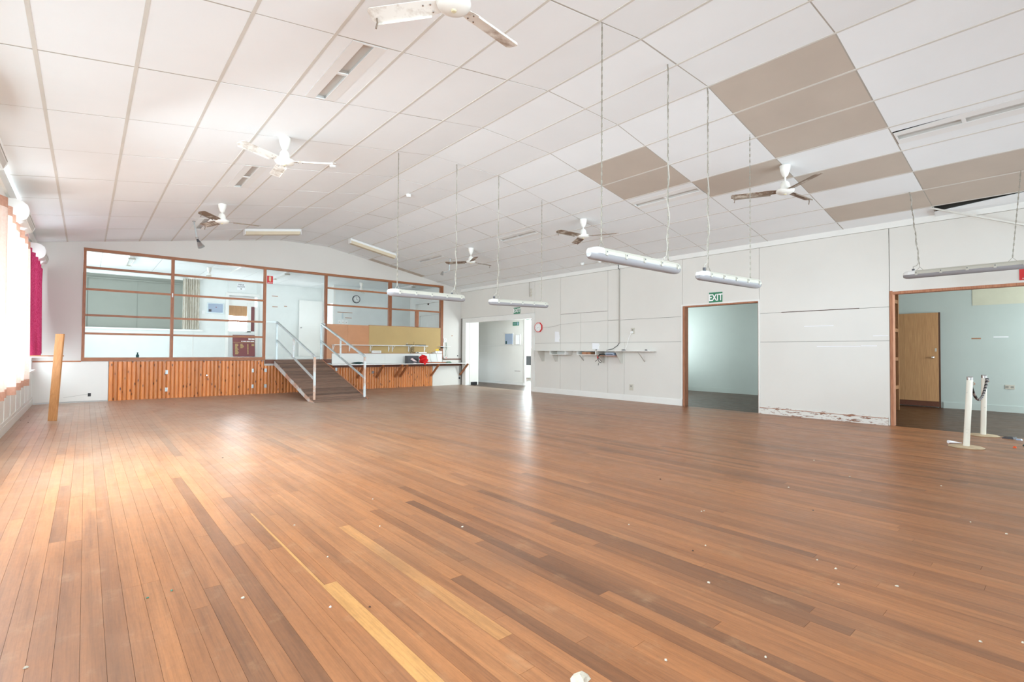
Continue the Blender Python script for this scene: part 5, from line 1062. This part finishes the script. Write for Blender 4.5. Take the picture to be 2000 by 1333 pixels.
o = thing('barrier_rope', (8.72, 0.95, 0.55), 'black striped rope sagging between two white posts', 'rope')
a, b_ = t1+Vector((0.03, 0, -0.07)), t2+Vector((-0.02, -0.03, -0.05)); N = 46
pts = [a.lerp(b_, i/N)-Vector((0, 0, 0.235*4*(i/N)*(1-i/N))) for i in range(N+1)]
MB().tube(pts, 0.016, 8).build('strand', 'rope_striped', o, smooth=True)
for q in (pts[0], pts[-1]): MB().cyl(q-Vector((0, 0, 0.02)), q+Vector((0, 0, 0.02)), 0.019, n=10).build('ferrule', 'black', o)

def crumple_bit(name, x, y, r, h, mat, label, cat, group=None, seed=0):
    rr = random.Random(seed*31+7); n = 9; b = MB(); ring = [(r*rr.uniform(0.6, 1.15)*math.cos(2*math.pi*i/n), r*rr.uniform(0.5, 1.1)*math.sin(2*math.pi*i/n)) for i in range(n)]
    vs = [(x+a, y+c, 0.001) for a, c in ring] + [(x+a*0.7, y+c*0.7, h*rr.uniform(0.5, 1.1)) for a, c in ring] + [(x+rr.uniform(-r, r)*0.2, y, h*1.1)]
    fs = [tuple(reversed(range(n)))] + [(i, (i+1) % n, n+(i+1) % n, n+i) for i in range(n)] + [(n+i, n+(i+1) % n, 2*n) for i in range(n)]
    b.add(vs, fs); return tag(b.build(name, mat, origin=(x, y, 0.0)), label, cat, group)
crumple_bit('paper_scrap', 1.295, 1.145, 0.045, 0.018, 'paper_old', 'crumpled grey paper scrap at the bottom edge of the photo', 'litter', seed=1)
crumple_bit('candy_wrapper', 9.33, 0.70, 0.09, 0.03, 'dark_grey', 'crumpled foil wrapper beside the rope posts', 'litter', seed=2)
crumple_bit('blue_wrapper', 9.25, 0.62, 0.04, 0.02, 'blue_grey', 'small blue wrapper next to the foil wrapper', 'litter', seed=3)
crumple_bit('orange_cap', 8.46, 0.60, 0.022, 0.02, 'orange', 'bright orange bottle cap on the floor at far right', 'litter', seed=4)
crumple_bit('teal_cap', 8.72, 0.54, 0.018, 0.015, 'teal', 'small teal cap beyond the orange cap', 'litter', seed=5)
o = thing('paper_cone', (8.27, 1.11, 0), 'white paper cone lying beside the nearer rope post', 'litter'); MB().cyl((8.20, 1.17, 0.022), (8.33, 1.06, 0.006), 0.021, 0.003, n=10).build('cone', 'paper', o); MB().cyl((8.199, 1.171, 0.022), (8.201, 1.169, 0.022), 0.0215, n=10).build('rim', 'paper', o)
bits = [(1.652, 3.515, 0, 1.0, None), (1.435, 2.946, 0, 1.0, None), (0.825, 2.16, 1, 1.0, None), (0.555, 2.491, 2, 1.0, None), (1.027, 3.308, 0, 1.0, None), (0.321, 2.773, 3, 1.0, 'larger green leaf fragment at lower left of the floor'), (0.23, 2.762, 3, 1.0, 'smaller green leaf fragment at lower left of the floor'), (-0.138, 2.43, 2, 1.0, 'grey plaster crumb in the bottom left corner of the floor'), (0.956, 2.051, 4, 1.0, None), (2.68, 1.954, 0, 1.0, None), (2.734, 1.46, 0, 1.0, None), (2.311, 1.218, 2, 1.0, None), (2.965, 0.872, 2, 1.0, None), (2.775, 0.804, 0, 1.0, None), (3.012, 0.973, 0, 1.0, None), (2.973, 0.618, 2, 1.0, None), (1.613, 1.014, 0, 1.0, None), (1.91, 0.788, 0, 1.0, None), (4.477, 0.531, 0, 1.0, None), (4.36, 0.353, 2, 1.0, None), (3.849, 2.472, 4, 1.5, None), (4.445, 1.645, 0, 1.5, None), (3.322, 1.784, 0, 1.0, None), (2.77, 0.183, 0, 1.0, None), (2.652, 0.291, 0, 1.0, None), (3.297, 1.79, 0, 1.0, None), (9.001, 8.439, 0, 1.5, None), (5.775, 1.888, 0, 1.5, None), (1.01, 2.69, 0, 1.0, None), (1.832, 2.606, 2, 1.0, None), (0.306, 12.254, 4, 1.5, None), (1.382, 12.13, 4, 1.5, None), (-0.694, 11.334, 4, 1.5, None), (-0.743, 10.762, 4, 1.5, None), (-0.635, 10.398, 4, 1.5, None), (1.09, 5.829, 5, 1.5, 'dark clot of dirt on the floor left of the ramp highlight'), (3.934, 1.294, 5, 1.0, 'dark clot of dirt on the floor right of centre'), (2.608, 1.468, 4, 1.0, None), (5.267, 1.431, 0, 1.5, None), (5.509, 0.836, 0, 1.5, None)]   # x, y, kind, size, own label
mats = ['paper_old', 'paper', 'paper_old', 'cable_green', 'dark_brown', 'dark_grey']
kinds = [('paper_fleck', 'tiny white paper fleck lying on the floorboards'), ('paper_fleck', 'tiny white paper fleck lying on the floorboards'), ('plaster_crumb', 'small greyish plaster crumb lying on the floorboards'), ('leaf_fragment', 'small green leaf fragment lying on the floorboards'), ('dirt_crumb', 'small dark crumb of dirt on the floorboards'), ('dark_clot', 'dark clot of dirt on the floorboards')]
for i, (x, y, k, sz, lab) in enumerate(bits):
    crumple_bit(kinds[k][0], x, y, (0.006 if k != 2 else 0.009)*sz, 0.006, mats[k], lab or kinds[k][1], 'litter', kinds[k][0].replace('_', ' ')+'s on the floor', seed=i+20)
